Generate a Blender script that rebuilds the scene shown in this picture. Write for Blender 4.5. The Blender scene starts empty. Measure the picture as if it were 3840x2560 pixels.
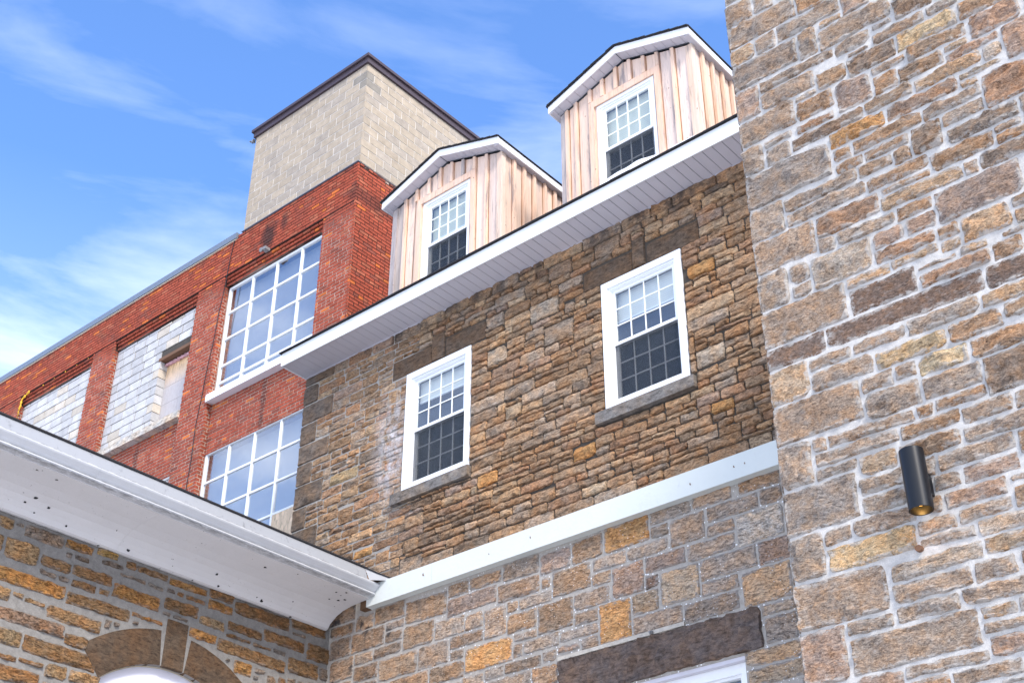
import bpy, math, random
from mathutils import Vector, Matrix, noise
random.seed(7)
SC = bpy.context.scene
COL = SC.collection
R = math.radians

# ------------------------------------------------------------------ camera
cam_d = bpy.data.cameras.new('camera')
cam_d.sensor_width = 36.0
cam_d.lens = 46.76
cam_d.clip_start = 0.05
cam_d.clip_end = 4000
cam = bpy.data.objects.new('camera', cam_d)
COL.objects.link(cam)
PITCH, ROLL, AZ = R(32.849), R(0.1486), R(-40.665)
F_ = Vector((0, math.cos(PITCH), math.sin(PITCH)))
U_ = Vector((0, -math.sin(PITCH), math.cos(PITCH)))
R_ = Vector((1, 0, 0))
R2 = math.cos(ROLL) * R_ + math.sin(ROLL) * U_
U2 = -math.sin(ROLL) * R_ + math.cos(ROLL) * U_
XA = Vector((math.cos(AZ), math.sin(AZ), 0)); YA = Vector((-math.sin(AZ), math.cos(AZ), 0)); ZA = Vector((0, 0, 1))
def tow(v): return Vector((v.dot(XA), v.dot(YA), v.dot(ZA)))
rx, uy, fw = tow(R2), tow(U2), tow(F_)
m = Matrix((( rx.x, uy.x, -fw.x, 0), (rx.y, uy.y, -fw.y, 0), (rx.z, uy.z, -fw.z, 0), (0, 0, 0, 1)))
cam.matrix_world = m
SC.camera = cam

# ------------------------------------------------------------------ world, sun, exposure
SUN_DIR = Vector((0.80, -0.42, 0.80)).normalized()
sun_el = math.asin(SUN_DIR.z)
sun_az = math.atan2(SUN_DIR.x, SUN_DIR.y)
w = bpy.data.worlds.new('World'); SC.world = w; w.use_nodes = True
nt = w.node_tree; nt.nodes.clear()
def N(t, **k):
    n = nt.nodes.new(t)
    for a, b in k.items():
        setattr(n, a, b)
    return n
def LK(a, b): nt.links.new(a, b)
out = N('ShaderNodeOutputWorld'); bg = N('ShaderNodeBackground'); bg.inputs['Strength'].default_value = 0.135
sky = N('ShaderNodeTexSky', sky_type='NISHITA', sun_disc=False)
sky.sun_elevation = sun_el; sky.sun_rotation = sun_az
sky.air_density = 1.25; sky.dust_density = 0.5; sky.ozone_density = 3.2; sky.altitude = 100
# thin high clouds, driven by the direction looked in
tc = N('ShaderNodeTexCoord')
mp = N('ShaderNodeMapping'); mp.inputs['Scale'].default_value = (1.3, 1.0, 5.0); mp.inputs['Rotation'].default_value = (0.25, 0.10, 0.6)
LK(tc.outputs['Generated'], mp.inputs['Vector'])
n1 = N('ShaderNodeTexNoise'); n1.inputs['Scale'].default_value = 3.1; n1.inputs['Detail'].default_value = 9; n1.inputs['Roughness'].default_value = 0.55; n1.inputs['Distortion'].default_value = 0.35
LK(mp.outputs[0], n1.inputs['Vector'])
n2 = N('ShaderNodeTexNoise'); n2.inputs['Scale'].default_value = 1.1; n2.inputs['Detail'].default_value = 2
LK(tc.outputs['Generated'], n2.inputs['Vector'])
cr = N('ShaderNodeValToRGB'); cr.color_ramp.elements[0].position = 0.47; cr.color_ramp.elements[1].position = 0.70
LK(n1.outputs['Fac'], cr.inputs['Fac'])
sp = N('ShaderNodeSeparateXYZ'); LK(tc.outputs['Generated'], sp.inputs[0])
mr = N('ShaderNodeMapRange'); mr.inputs['From Min'].default_value = 0.72; mr.inputs['From Max'].default_value = 0.28
mr.inputs['To Min'].default_value = 0.22; mr.inputs['To Max'].default_value = 1.0
LK(sp.outputs['Z'], mr.inputs['Value'])
mu = N('ShaderNodeMath', operation='MULTIPLY'); LK(cr.outputs['Color'], mu.inputs[0]); LK(mr.outputs[0], mu.inputs[1])
mu2 = N('ShaderNodeMath', operation='MULTIPLY_ADD'); LK(n2.outputs['Fac'], mu2.inputs[0]); mu2.inputs[1].default_value = 1.5; mu2.inputs[2].default_value = 0.1
mu3 = N('ShaderNodeMath', operation='MULTIPLY'); LK(mu.outputs[0], mu3.inputs[0]); LK(mu2.outputs[0], mu3.inputs[1])
# veil of haze that thickens towards the horizon
mr2 = N('ShaderNodeMapRange'); mr2.inputs['From Min'].default_value = 0.62; mr2.inputs['From Max'].default_value = 0.22
mr2.inputs['To Min'].default_value = 0.0; mr2.inputs['To Max'].default_value = 0.26
LK(sp.outputs['Z'], mr2.inputs['Value'])
# thin bright cirrus on the sunny side of the sky
dt = N('ShaderNodeVectorMath', operation='DOT_PRODUCT'); LK(tc.outputs['Generated'], dt.inputs[0]); dt.inputs[1].default_value = tuple(SUN_DIR)
mr3 = N('ShaderNodeMapRange'); mr3.inputs['From Min'].default_value = 0.15; mr3.inputs['From Max'].default_value = 0.85; mr3.inputs['To Max'].default_value = 0.55
LK(dt.outputs['Value'], mr3.inputs['Value'])
ad0 = N('ShaderNodeMath', operation='ADD'); LK(mr2.outputs[0], ad0.inputs[0]); LK(mr3.outputs[0], ad0.inputs[1])
ad = N('ShaderNodeMath', operation='ADD', use_clamp=True); LK(mu3.outputs[0], ad.inputs[0]); LK(ad0.outputs[0], ad.inputs[1])
tintn = N('ShaderNodeMix', data_type='RGBA', blend_type='MULTIPLY'); tintn.inputs['Factor'].default_value = 1.0
LK(sky.outputs[0], tintn.inputs['A']); tintn.inputs['B'].default_value = (0.74, 0.95, 1.27, 1)
mx = N('ShaderNodeMix', data_type='RGBA'); LK(ad.outputs[0], mx.inputs['Factor']); LK(tintn.outputs['Result'], mx.inputs['A']); mx.inputs['B'].default_value = (6.5, 6.85, 7.7, 1)
LK(mx.outputs['Result'], bg.inputs['Color']); LK(bg.outputs[0], out.inputs[0])

sd = bpy.data.lights.new('sun', 'SUN'); sd.energy = 2.2; sd.angle = R(16); sd.color = (1.0, 0.925, 0.84)
so = bpy.data.objects.new('sun', sd); COL.objects.link(so)
so.rotation_euler = SUN_DIR.to_track_quat('Z', 'Y').to_euler()
so.location = (0, -5, 30)
SC.view_settings.view_transform = 'Standard'; SC.view_settings.look = 'None'
SC.view_settings.exposure = 1.1; SC.view_settings.gamma = 1.0; SC.view_settings.use_curve_mapping = False

# ------------------------------------------------------------------ materials
def new_mat(name):
    global nt
    mt = bpy.data.materials.new(name); mt.use_nodes = True
    nt = mt.node_tree; nt.nodes.clear()
    o = N('ShaderNodeOutputMaterial'); b = N('ShaderNodeBsdfPrincipled'); LK(b.outputs[0], o.inputs[0])
    return mt, b
def pos(scale=(1, 1, 1)):
    g = N('ShaderNodeNewGeometry'); p = N('ShaderNodeMapping'); p.inputs['Scale'].default_value = scale
    LK(g.outputs['Position'], p.inputs['Vector']); return p.outputs[0]
def noise_n(vec, scale, detail=4, rough=0.55, dist=0.0):
    n = N('ShaderNodeTexNoise'); n.inputs['Scale'].default_value = scale; n.inputs['Detail'].default_value = detail
    n.inputs['Roughness'].default_value = rough; n.inputs['Distortion'].default_value = dist
    LK(vec, n.inputs['Vector']); return n.outputs['Fac']
def ramp(fac, stops):
    c = N('ShaderNodeValToRGB'); e = c.color_ramp.elements
    while len(e) < len(stops): e.new(0.5)
    for i, (p, col) in enumerate(stops):
        e[i].position = p; e[i].color = (col, col, col, 1) if isinstance(col, (int, float)) else (*col, 1)
    LK(fac, c.inputs['Fac']); return c.outputs['Color']
def mixc(fac, a, b, mode='MIX'):
    x = N('ShaderNodeMix', data_type='RGBA', blend_type=mode)
    for s, v in (('Factor', fac), ('A', a), ('B', b)):
        if isinstance(v, (int, float)): x.inputs[s].default_value = v if s == 'Factor' else (v, v, v, 1)
        elif isinstance(v, tuple): x.inputs[s].default_value = (*v, 1)
        else: LK(v, x.inputs[s])
    return x.outputs['Result']
def mth(op, a, b=None, c=None, clamp=False):
    x = N('ShaderNodeMath', operation=op, use_clamp=clamp)
    for i, v in enumerate((a, b, c)):
        if v is None: continue
        if isinstance(v, (int, float)): x.inputs[i].default_value = v
        else: LK(v, x.inputs[i])
    return x.outputs[0]
def mrange(v, a, b, c=0.0, d=1.0):
    x = N('ShaderNodeMapRange'); LK(v, x.inputs['Value'])
    for n_, q in zip(('From Min', 'From Max', 'To Min', 'To Max'), (a, b, c, d)): x.inputs[n_].default_value = q
    return x.outputs[0]
def bump(b, h, dist, strength=1.0):
    x = N('ShaderNodeBump'); x.inputs['Distance'].default_value = dist; x.inputs['Strength'].default_value = strength
    LK(h, x.inputs['Height']); LK(x.outputs[0], b.inputs['Normal'])
def attr():
    a = N('ShaderNodeAttribute'); a.attribute_name = 'tint'; return a.outputs['Color']
def xyz():
    g = N('ShaderNodeNewGeometry'); s = N('ShaderNodeSeparateXYZ'); LK(g.outputs['Position'], s.inputs[0]); return s.outputs

def stone_mat(name, bumpd=0.02, smear=0.0, smear_col=(0.55, 0.55, 0.56), specks=False, warm=1.0, stain=False, fine=1.0, gscale=1.0, crease_amt=0.6, edge_amt=0.0, edge_col=(0.45, 0.45, 0.45)):
    mt, b = new_mat(name)
    t = attr(); p = pos((1, 1, 2.6)); p1 = pos()
    big = noise_n(p1, 5.0 * gscale, 4, 0.6); strata = noise_n(p, 15 * gscale, 6, 0.65, 0.6); grain = noise_n(p1, 110 * fine, 3, 0.7)
    chip = noise_n(pos((1, 1, 1.7)), 34 * gscale, 5, 0.7, 0.4)
    col = mixc(1.0, t, ramp(strata, [(0.30, (0.42, 0.39, 0.37)), (0.46, (0.92, 0.90, 0.88)), (0.72, (1.50, 1.45, 1.38))]), 'MULTIPLY')
    col = mixc(1.0, col, ramp(chip, [(0.32, 0.6), (0.46, 1.0), (0.75, 1.3)]), 'MULTIPLY')
    col = mixc(0.55, col, mixc(1.0, col, ramp(big, [(0.35, (1.25, 0.98, 0.72)), (0.6, (0.88, 0.98, 1.12))]), 'MULTIPLY'))
    crk = noise_n(pos((1, 1, 3.2)), 7.5 * gscale, 7, 0.62, 0.8)
    crk_d = mth('ABSOLUTE', mth('SUBTRACT', crk, 0.5))
    crease = mth('MULTIPLY', mrange(crk_d, 0.0, 0.022, 1.0, 0.0), crease_amt)
    col = mixc(crease, col, mixc(1.0, col, (0.22, 0.20, 0.19), 'MULTIPLY'))
    col = mixc(1.0, col, ramp(grain, [(0.3, 0.72), (0.7, 1.22)]), 'MULTIPLY')
    if smear:
        sm = ramp(noise_n(pos((1, 1, 1.8)), 11, 7, 0.72, 0.8), [(0.53, 0.0), (0.72, 1.0)])
        col = mixc(mth('MULTIPLY', sm, smear), col, smear_col)
    ea = N('ShaderNodeAttribute'); ea.attribute_name = 'tint'
    em = mth('MULTIPLY', mth('SUBTRACT', 1.0, ea.outputs['Alpha']), ramp(noise_n(pos((1, 1, 1.4)), 9, 6, 0.75), [(0.40, 0.0), (0.58, 1.0)]))
    em = mrange(em, 0.25, 0.6)
    col = mixc(mth('MULTIPLY', em, edge_amt), col, edge_col)
    if stain:
        X = xyz()
        # lime bloom running down beside the left window, and soot under the eave
        dx = mth('ABSOLUTE', mth('ADD', X['X'], 12.62)); dz = mth('ABSOLUTE', mth('SUBTRACT', X['Z'], 9.35))
        near = mth('MULTIPLY', mrange(dx, 0.5, 0.05), mrange(dz, 1.25, 0.3))
        lime = mth('MULTIPLY', near, ramp(noise_n(pos((1, 1, 0.6)), 5, 6, 0.7), [(0.40, 0.0), (0.60, 1.0)]))
        col = mixc(lime, col, (0.62, 0.60, 0.62))
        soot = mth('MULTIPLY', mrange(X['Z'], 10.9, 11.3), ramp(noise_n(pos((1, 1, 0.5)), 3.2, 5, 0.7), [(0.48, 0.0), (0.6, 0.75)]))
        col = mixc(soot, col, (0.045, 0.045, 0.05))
    if specks:
        X = xyz()
        v = N('ShaderNodeTexVoronoi'); v.inputs['Scale'].default_value = 26; LK(pos(), v.inputs['Vector'])
        dots = mth('LESS_THAN', v.outputs['Distance'], 0.13)
        clump = ramp(noise_n(p1, 3.0, 3), [(0.50, 0.0), (0.54, 1.0)])
        col = mixc(mth('MULTIPLY', mth('MULTIPLY', dots, clump), mrange(X['X'], -12.2, -11.0)), col, (0.85, 0.85, 0.85))
        v2 = N('ShaderNodeTexNoise'); v2.inputs['Scale'].default_value = 4.5; v2.inputs['Detail'].default_value = 6; LK(pos((1, 1, 0.7)), v2.inputs['Vector'])
        bl = ramp(v2.outputs['Fac'], [(0.55, 0.0), (0.62, 0.85)])
        col = mixc(mth('MULTIPLY', bl, mrange(X['X'], -11.6, -12.6)), col, (0.04, 0.04, 0.045))
    LK(col, b.inputs['Base Color']); b.inputs['Roughness'].default_value = 0.93; b.inputs['Specular IOR Level'].default_value = 0.2
    h = mth('SUBTRACT', mth('ADD', mth('MULTIPLY', strata, 0.8), mth('ADD', mth('MULTIPLY', chip, 0.9), mth('MULTIPLY', grain, 0.16))), mth('MULTIPLY', crease, 0.45))
    bump(b, h, bumpd)
    return mt

def mortar_mat(name, c0, c1, mask=None, specks=False, bd=0.012):
    mt, b = new_mat(name)
    p = pos()
    n = noise_n(p, 14, 6, 0.7); g = noise_n(p, 130, 2, 0.7)
    ca = mixc(ramp(n, [(0.35, 0.0), (0.7, 1.0)]), tuple(x * 0.72 for x in c0), c0)
    if mask:
        cb = mixc(ramp(n, [(0.35, 0.0), (0.7, 1.0)]), tuple(x * 0.6 for x in c1), c1)
        ca = mixc(mask(), ca, cb)
    col = mixc(1.0, ca, ramp(g, [(0.3, 0.82), (0.7, 1.12)]), 'MULTIPLY')
    if specks:
        X = xyz()
        v = N('ShaderNodeTexVoronoi'); v.inputs['Scale'].default_value = 22; LK(pos(), v.inputs['Vector'])
        dots = mth('LESS_THAN', v.outputs['Distance'], 0.2)
        col = mixc(mth('MULTIPLY', mth('MULTIPLY', dots, ramp(noise_n(p, 2.0, 2), [(0.40, 0.0), (0.44, 1.0)])), mth('MULTIPLY', mrange(X['X'], -12.2, -11.0), mrange(X['Z'], 6.9, 6.8))), col, (0.85, 0.85, 0.85))
    LK(col, b.inputs['Base Color']); b.inputs['Roughness'].default_value = 0.95; b.inputs['Specular IOR Level'].default_value = 0.15
    bump(b, mth('ADD', n, mth('MULTIPLY', g, 0.25)), bd)
    return mt

def brick_mat(name, soot=True):
    mt, b = new_mat(name)
    p = pos(); n = noise_n(p, 9, 5, 0.65); g = noise_n(p, 120, 2, 0.7); big = noise_n(p, 1.4, 4, 0.6)
    col = mixc(1.0, attr(), ramp(n, [(0.3, (0.72, 0.7, 0.72)), (0.7, (1.2, 1.18, 1.12))]), 'MULTIPLY')
    col = mixc(1.0, col, ramp(g, [(0.3, 0.8), (0.7, 1.15)]), 'MULTIPLY')
    col = mixc(mth('MULTIPLY', ramp(big, [(0.5, 0.0), (0.72, 1.0)]), 0.30), col, (0.10, 0.055, 0.05))
    if soot:
        X = xyz()
        def blob(x0, z0, rx_, rz_, lo=0.0):
            a = mth('POWER', mth('DIVIDE', mth('SUBTRACT', X['X'], x0), rx_), 2.0)
            c = mth('POWER', mth('DIVIDE', mth('SUBTRACT', X['Z'], z0), rz_), 2.0)
            return mrange(mth('ADD', mth('ADD', a, c), mth('MULTIPLY', n, 1.2)), 1.75, 0.85)
        s = mth('MAXIMUM', blob(-17.42, 16.08, 0.26, 0.42), mth('MULTIPLY', blob(-16.95, 16.22, 0.10, 0.26), 0.7))
        s = mth('MAXIMUM', s, mth('MULTIPLY', blob(-17.12, 12.2, 0.09, 0.62), 0.75))
        s = mth('MAXIMUM', s, mth('MULTIPLY', blob(-21.0, 12.1, 0.10, 0.75), 0.7))
        s = mth('MAXIMUM', s, mth('MULTIPLY', blob(-14.95, 15.9, 0.2, 0.22), 0.6))
        col = mixc(mth('MULTIPLY', s, 0.82), col, (0.035, 0.025, 0.025))
    LK(col, b.inputs['Base Color']); b.inputs['Roughness'].default_value = 0.9; b.inputs['Specular IOR Level'].default_value = 0.2
    bump(b, mth('ADD', n, mth('MULTIPLY', g, 0.3)), 0.008)
    return mt

def block_mat(name, pits=1.0):
    mt, b = new_mat(name)
    p = pos(); n = noise_n(p, 6, 5, 0.65); g = noise_n(p, 90, 3, 0.75)
    col = mixc(1.0, attr(), ramp(n, [(0.3, 0.82), (0.7, 1.12)]), 'MULTIPLY')
    col = mixc(1.0, col, ramp(g, [(0.3, 0.84), (0.7, 1.1)]), 'MULTIPLY')
    v = N('ShaderNodeTexNoise'); v.inputs['Scale'].default_value = 26; v.inputs['Detail'].default_value = 4; LK(p, v.inputs['Vector'])
    col = mixc(mth('MULTIPLY', ramp(v.outputs['Fac'], [(0.64, 0.0), (0.70, 1.0)]), 0.5 * pits), col, (0.10, 0.09, 0.08))
    LK(col, b.inputs['Base Color']); b.inputs['Roughness'].default_value = 0.92; b.inputs['Specular IOR Level'].default_value = 0.2
    bump(b, mth('ADD', n, mth('MULTIPLY', g, 0.5)), 0.006)
    return mt

def paint_mat(name, c, rough=0.45, dirt=0.0, dirt_col=(0.15, 0.13, 0.11), spots=False, var=0.06, metallic=0.0, streak=False, spec=0.4):
    mt, b = new_mat(name)
    p = pos(); n = noise_n(p, 3.2, 5, 0.6)
    col = mixc(n, tuple(x * (1 - var) for x in c), tuple(min(1, x * (1 + var)) for x in c))
    if dirt:
        d = ramp(noise_n(pos((1, 1, 0.5) if not streak else (3, 1, 3)), 9, 7, 0.75), [(0.58, 0.0), (0.74, 1.0)])
        col = mixc(mth('MULTIPLY', d, dirt), col, dirt_col)
    if spots:
        s1 = ramp(noise_n(p, 9.5, 3, 0.5), [(0.735, 0.0), (0.742, 1.0)])
        s2 = ramp(noise_n(pos((1, 0.7, 1)), 30, 3, 0.6), [(0.70, 0.0), (0.72, 1.0)])
        cl = ramp(noise_n(p, 1.6, 3, 0.6), [(0.47, 0.0), (0.58, 1.0)])
        s = mth('MAXIMUM', s1, mth('MULTIPLY', s2, cl))
        col = mixc(s, col, (0.05, 0.045, 0.04))
    LK(col, b.inputs['Base Color']); b.inputs['Roughness'].default_value = rough; b.inputs['Metallic'].default_value = metallic
    b.inputs['Specular IOR Level'].default_value = spec
    bump(b, noise_n(p, 20, 4, 0.6), 0.003)
    return mt

def wood_mat(name, weather=True):
    mt, b = new_mat(name)
    t = attr(); p = pos((34, 34, 1.1)); gr = noise_n(p, 1.5, 5, 0.65, 0.9); fine = noise_n(pos((90, 90, 2.5)), 2.0, 3, 0.6)
    col = mixc(1.0, t, ramp(gr, [(0.27, (0.70, 0.60, 0.52)), (0.42, (0.98, 0.95, 0.92)), (0.72, (1.12, 1.12, 1.13))]), 'MULTIPLY')
    col = mixc(1.0, col, ramp(fine, [(0.3, 0.88), (0.7, 1.08)]), 'MULTIPLY')
    X = xyz()
    if weather:
        # boards keep more of their fresh orange under the eaves, bleached and greyed lower down
        mid = noise_n(pos((5, 5, 0.8)), 1.2, 4, 0.6)
        col = mixc(mth('MULTIPLY', ramp(mid, [(0.42, 0.0), (0.64, 1.0)]), 0.3), col, (0.74, 0.60, 0.53))
        gray = ramp(noise_n(pos((9, 9, 0.9)), 1.3, 6, 0.7), [(0.55, 0.0), (0.66, 1.0)])
        col = mixc(mth('MULTIPLY', gray, 0.75), col, (0.20, 0.18, 0.19))
    v = N('ShaderNodeTexVoronoi'); v.inputs['Scale'].default_value = 5.0; LK(pos((1, 1, 0.8)), v.inputs['Vector'])
    kn = mrange(v.outputs['Distance'], 0.06, 0.04)
    col = mixc(mth('MULTIPLY', kn, 0.75), col, (0.16, 0.07, 0.035))
    LK(col, b.inputs['Base Color']); b.inputs['Roughness'].default_value = 0.8; b.inputs['Specular IOR Level'].default_value = 0.25
    bump(b, mth('ADD', gr, fine), 0.004)
    return mt

def osb_mat(name, c=(0.62, 0.46, 0.30), grey=0.0):
    mt, b = new_mat(name)
    v = N('ShaderNodeTexVoronoi'); v.inputs['Scale'].default_value = 22; LK(pos((1, 1, 0.35)), v.inputs['Vector'])
    n = noise_n(pos((1, 1, 0.4)), 26, 5, 0.7)
    col = mixc(v.outputs['Color'], tuple(x * 0.8 for x in c), tuple(min(1, x * 1.2) for x in c))
    col = mixc(ramp(n, [(0.5, 0.0), (0.66, 0.7)]), col, tuple(x * 0.5 for x in c))
    if grey:
        X = xyz()
        col = mixc(mth('MULTIPLY', mrange(X['Z'], 14.4, 13.9), grey), col, mixc(n, (0.26, 0.26, 0.29), (0.55, 0.54, 0.56)))
    LK(col, b.inputs['Base Color']); b.inputs['Roughness'].default_value = 0.85
    bump(b, n, 0.004)
    return mt

def glass_mat(name, tint=(0.75, 0.82, 0.86), refl=0.30, rough=0.015, wave=0.0):
    mt = bpy.data.materials.new(name); mt.use_nodes = True
    global nt
    nt = mt.node_tree; nt.nodes.clear()
    o = N('ShaderNodeOutputMaterial'); tr = N('ShaderNodeBsdfTransparent'); tr.inputs[0].default_value = (*tint, 1)
    gl = N('ShaderNodeBsdfGlossy'); gl.inputs['Roughness'].default_value = rough; gl.inputs[0].default_value = (0.95, 0.97, 1, 1)
    fr = N('ShaderNodeLayerWeight'); fr.inputs['Blend'].default_value = 0.5
    f = mth('MULTIPLY_ADD', mth('POWER', fr.outputs['Facing'], 4.0), 0.8, refl, clamp=True)
    mx_ = N('ShaderNodeMixShader'); LK(f, mx_.inputs[0]); LK(tr.outputs[0], mx_.inputs[1]); LK(gl.outputs[0], mx_.inputs[2])
    LK(mx_.outputs[0], o.inputs[0])
    bp = N('ShaderNodeBump'); bp.inputs['Distance'].default_value = 0.004 + wave; bp.inputs['Strength'].default_value = 0.25
    LK(noise_n(pos((1, 1, 1.6)), 2.2, 2, 0.5), bp.inputs['Height']); LK(bp.outputs[0], gl.inputs['Normal'])
    return mt

def plain_mat(name, c, rough=0.8, metallic=0.0, spec=0.3):
    mt, b = new_mat(name)
    n = noise_n(pos(), 8, 4, 0.6)
    LK(mixc(n, tuple(x * 0.88 for x in c), tuple(min(1, x * 1.1) for x in c)), b.inputs['Base Color'])
    b.inputs['Roughness'].default_value = rough; b.inputs['Metallic'].default_value = metallic; b.inputs['Specular IOR Level'].default_value = spec
    return mt

def screen_mat(name):
    mt = bpy.data.materials.new(name); mt.use_nodes = True
    global nt
    nt = mt.node_tree; nt.nodes.clear()
    o = N('ShaderNodeOutputMaterial'); tr = N('ShaderNodeBsdfTransparent'); d = N('ShaderNodeBsdfDiffuse'); 
    w_ = noise_n(pos((1, 1, 1.3)), 3.0, 3, 0.5, 1.2)
    s = mth('SINE', mth('MULTIPLY', w_, 130.0))
    LK(mixc(mth('MULTIPLY_ADD', s, 0.5, 0.5), (0.02, 0.026, 0.034), (0.06, 0.068, 0.08)), d.inputs[0])
    x = N('ShaderNodeMixShader'); x.inputs[0].default_value = 0.40; LK(tr.outputs[0], x.inputs[1]); LK(d.outputs[0], x.inputs[2]); LK(x.outputs[0], o.inputs[0])
    return mt

def blind_mat(name, c):
    mt, b = new_mat(name)
    X = xyz(); s = mth('SINE', mth('MULTIPLY', X['Z'], 180.0))
    LK(mixc(mrange(s, -1, 1, 0, 1), tuple(x * 0.9 for x in c), c), b.inputs['Base Color']); b.inputs['Roughness'].default_value = 0.7
    return mt

M = dict(
    tower=stone_mat('tower_stone', 0.022, smear=0.42, smear_col=(0.56, 0.53, 0.49), gscale=1.9, crease_amt=0.5, edge_amt=0.75, edge_col=(0.58, 0.55, 0.51)),
    upper=stone_mat('upper_wall_stone', 0.020, stain=True),
    lower=stone_mat('lower_wall_stone', 0.020, specks=True, smear=0.15, gscale=0.9, edge_amt=0.8, edge_col=(0.33, 0.31, 0.29)),
    wing=stone_mat('wing_stone', 0.026, smear=0.10, crease_amt=0.85, edge_amt=0.45, edge_col=(0.26, 0.24, 0.22)),
    dressed=stone_mat('dressed_brownstone', 0.007, gscale=0.6, crease_amt=0.25),
    sill=stone_mat('concrete_sill', 0.003, fine=0.8, gscale=0.5, crease_amt=0.0),
    m_tower=mortar_mat('tower_mortar', (0.60, 0.575, 0.54), None),
    m_main=mortar_mat('main_mortar', (0.46, 0.425, 0.38), (0.10, 0.085, 0.07),
                      mask=lambda: mth('MULTIPLY', mrange(mth('ADD', xyz()['X'], mth('MULTIPLY', noise_n(pos(), 1.2, 4), 2.2)), -11.3, -10.9), mrange(xyz()['Z'], 7.0, 7.05)), specks=True),
    m_wing=mortar_mat('wing_mortar', (0.275, 0.262, 0.245), None),
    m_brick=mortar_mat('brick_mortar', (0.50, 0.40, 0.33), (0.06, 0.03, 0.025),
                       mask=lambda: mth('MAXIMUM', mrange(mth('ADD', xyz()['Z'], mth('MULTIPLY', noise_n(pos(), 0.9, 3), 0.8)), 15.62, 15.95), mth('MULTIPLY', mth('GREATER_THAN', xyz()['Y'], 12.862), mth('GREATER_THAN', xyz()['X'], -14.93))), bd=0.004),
    m_block=mortar_mat('block_mortar', (0.72, 0.68, 0.62), None, bd=0.004),
    m_grey=mortar_mat('grey_block_mortar', (0.09, 0.08, 0.07), None, bd=0.004),
    m_cream=mortar_mat('cream_mortar', (0.62, 0.57, 0.49), None),
    brick=brick_mat('red_brick'), block=block_mat('tan_block', 0.6), gblock=block_mat('grey_block', 0.25),
    white=paint_mat('white_vinyl', (0.84, 0.86, 0.88), 0.35, var=0.02),
    fascia=paint_mat('white_fascia', (0.86, 0.87, 0.88), 0.35, var=0.02, dirt=0.10),
    soffit=paint_mat('soffit_vinyl', (0.60, 0.585, 0.63), 0.5, var=0.03),
    cove=paint_mat('old_cove_paint', (0.60, 0.59, 0.585), 0.55, dirt=0.22, dirt_col=(0.40, 0.36, 0.33), spots=True),
    gutter=paint_mat('gutter_metal', (0.50, 0.51, 0.52), 0.32, dirt=0.6, dirt_col=(0.22, 0.22, 0.22), var=0.05),
    trim=paint_mat('trim_metal', (0.60, 0.63, 0.60), 0.38, dirt=0.14, var=0.04),
    flash=paint_mat('grey_flashing', (0.20, 0.23, 0.27), 0.4, dirt=0.5, dirt_col=(0.5, 0.52, 0.55), metallic=0.4),
    coping=paint_mat('brown_coping', (0.060, 0.042, 0.050), 0.45, dirt=0.3, dirt_col=(0.16, 0.13, 0.14)),
    shingle=plain_mat('black_shingle', (0.028, 0.027, 0.030), 0.95),
    wood=wood_mat('cedar_board'), osb=osb_mat('osb', (0.72, 0.55, 0.38)), osb2=osb_mat('weathered_osb', (0.74, 0.50, 0.28), 0.9),
    glass=glass_mat('window_glass', (0.96, 0.98, 0.98), 0.10), bigglass=glass_mat('large_window_glass', (0.90, 0.91, 0.92), 0.20, 0.03),
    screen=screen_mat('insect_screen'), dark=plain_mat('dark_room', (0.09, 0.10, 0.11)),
    blind=blind_mat('roller_blind', (0.70, 0.70, 0.65)), blind2=blind_mat('beige_blind', (0.62, 0.63, 0.52)),
    bigback=plain_mat('large_window_backing', (0.54, 0.54, 0.52)),
    panel=paint_mat('white_arch_panel', (0.78, 0.77, 0.84), 0.5, var=0.02), cream=plain_mat('sealant', (0.62, 0.55, 0.42)),
    brown=plain_mat('brown_board', (0.115, 0.065, 0.035)), black=plain_mat('black_metal', (0.006, 0.007, 0.010), 0.33, 0.0, 0.35),
    foam=plain_mat('yellow_foam', (0.75, 0.42, 0.04)), pink=plain_mat('pink_foam', (0.62, 0.38, 0.42)), oldwood=plain_mat('old_timber', (0.16, 0.085, 0.05)),
    snow=plain_mat('snow', (0.88, 0.90, 0.93), 0.6), metalgrey=plain_mat('grey_lamp_metal', (0.25, 0.25, 0.25), 0.5, 0.3),
)
def gutter_mat():
    mt, b = new_mat('old_gutter'); p = pos(); n = noise_n(p, 3, 4, 0.6); X = xyz()
    s = noise_n(pos((14, 5, 30)), 1.6, 6, 0.8)
    col = mixc(n, (0.50, 0.51, 0.53), (0.60, 0.61, 0.62))
    band = lambda z, w_: mrange(mth('ABSOLUTE', mth('SUBTRACT', X['Z'], z)), w_, 0.0)
    g_ = mth('MAXIMUM', mth('MAXIMUM', band(7.026, 0.014), band(7.138, 0.016)), mth('MULTIPLY', band(6.99, 0.02), 0.8))
    g_ = mth('MULTIPLY', g_, ramp(s, [(0.36, 0.0), (0.56, 1.0)]))
    col = mixc(mth('MULTIPLY', g_, 0.85), col, (0.06, 0.06, 0.06))
    LK(col, b.inputs['Base Color']); b.inputs['Roughness'].default_value = 0.35; bump(b, noise_n(p, 14, 4, 0.6), 0.004)
    return mt
M['gutter'] = gutter_mat()
M['cover'] = paint_mat('grey_gutter_cover', (0.30, 0.31, 0.33), 0.45, dirt=0.7, dirt_col=(0.08, 0.08, 0.08))
def ground_mat():
    mt, b = new_mat('snowy_ground'); n = noise_n(pos(), 0.35, 6, 0.6)
    LK(mixc(ramp(n, [(0.55, 0.0), (0.66, 1.0)]), (0.78, 0.79, 0.82), (0.28, 0.26, 0.24)), b.inputs['Base Color']); b.inputs['Roughness'].default_value = 0.8
    return mt
M['ground'] = ground_mat()
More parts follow.
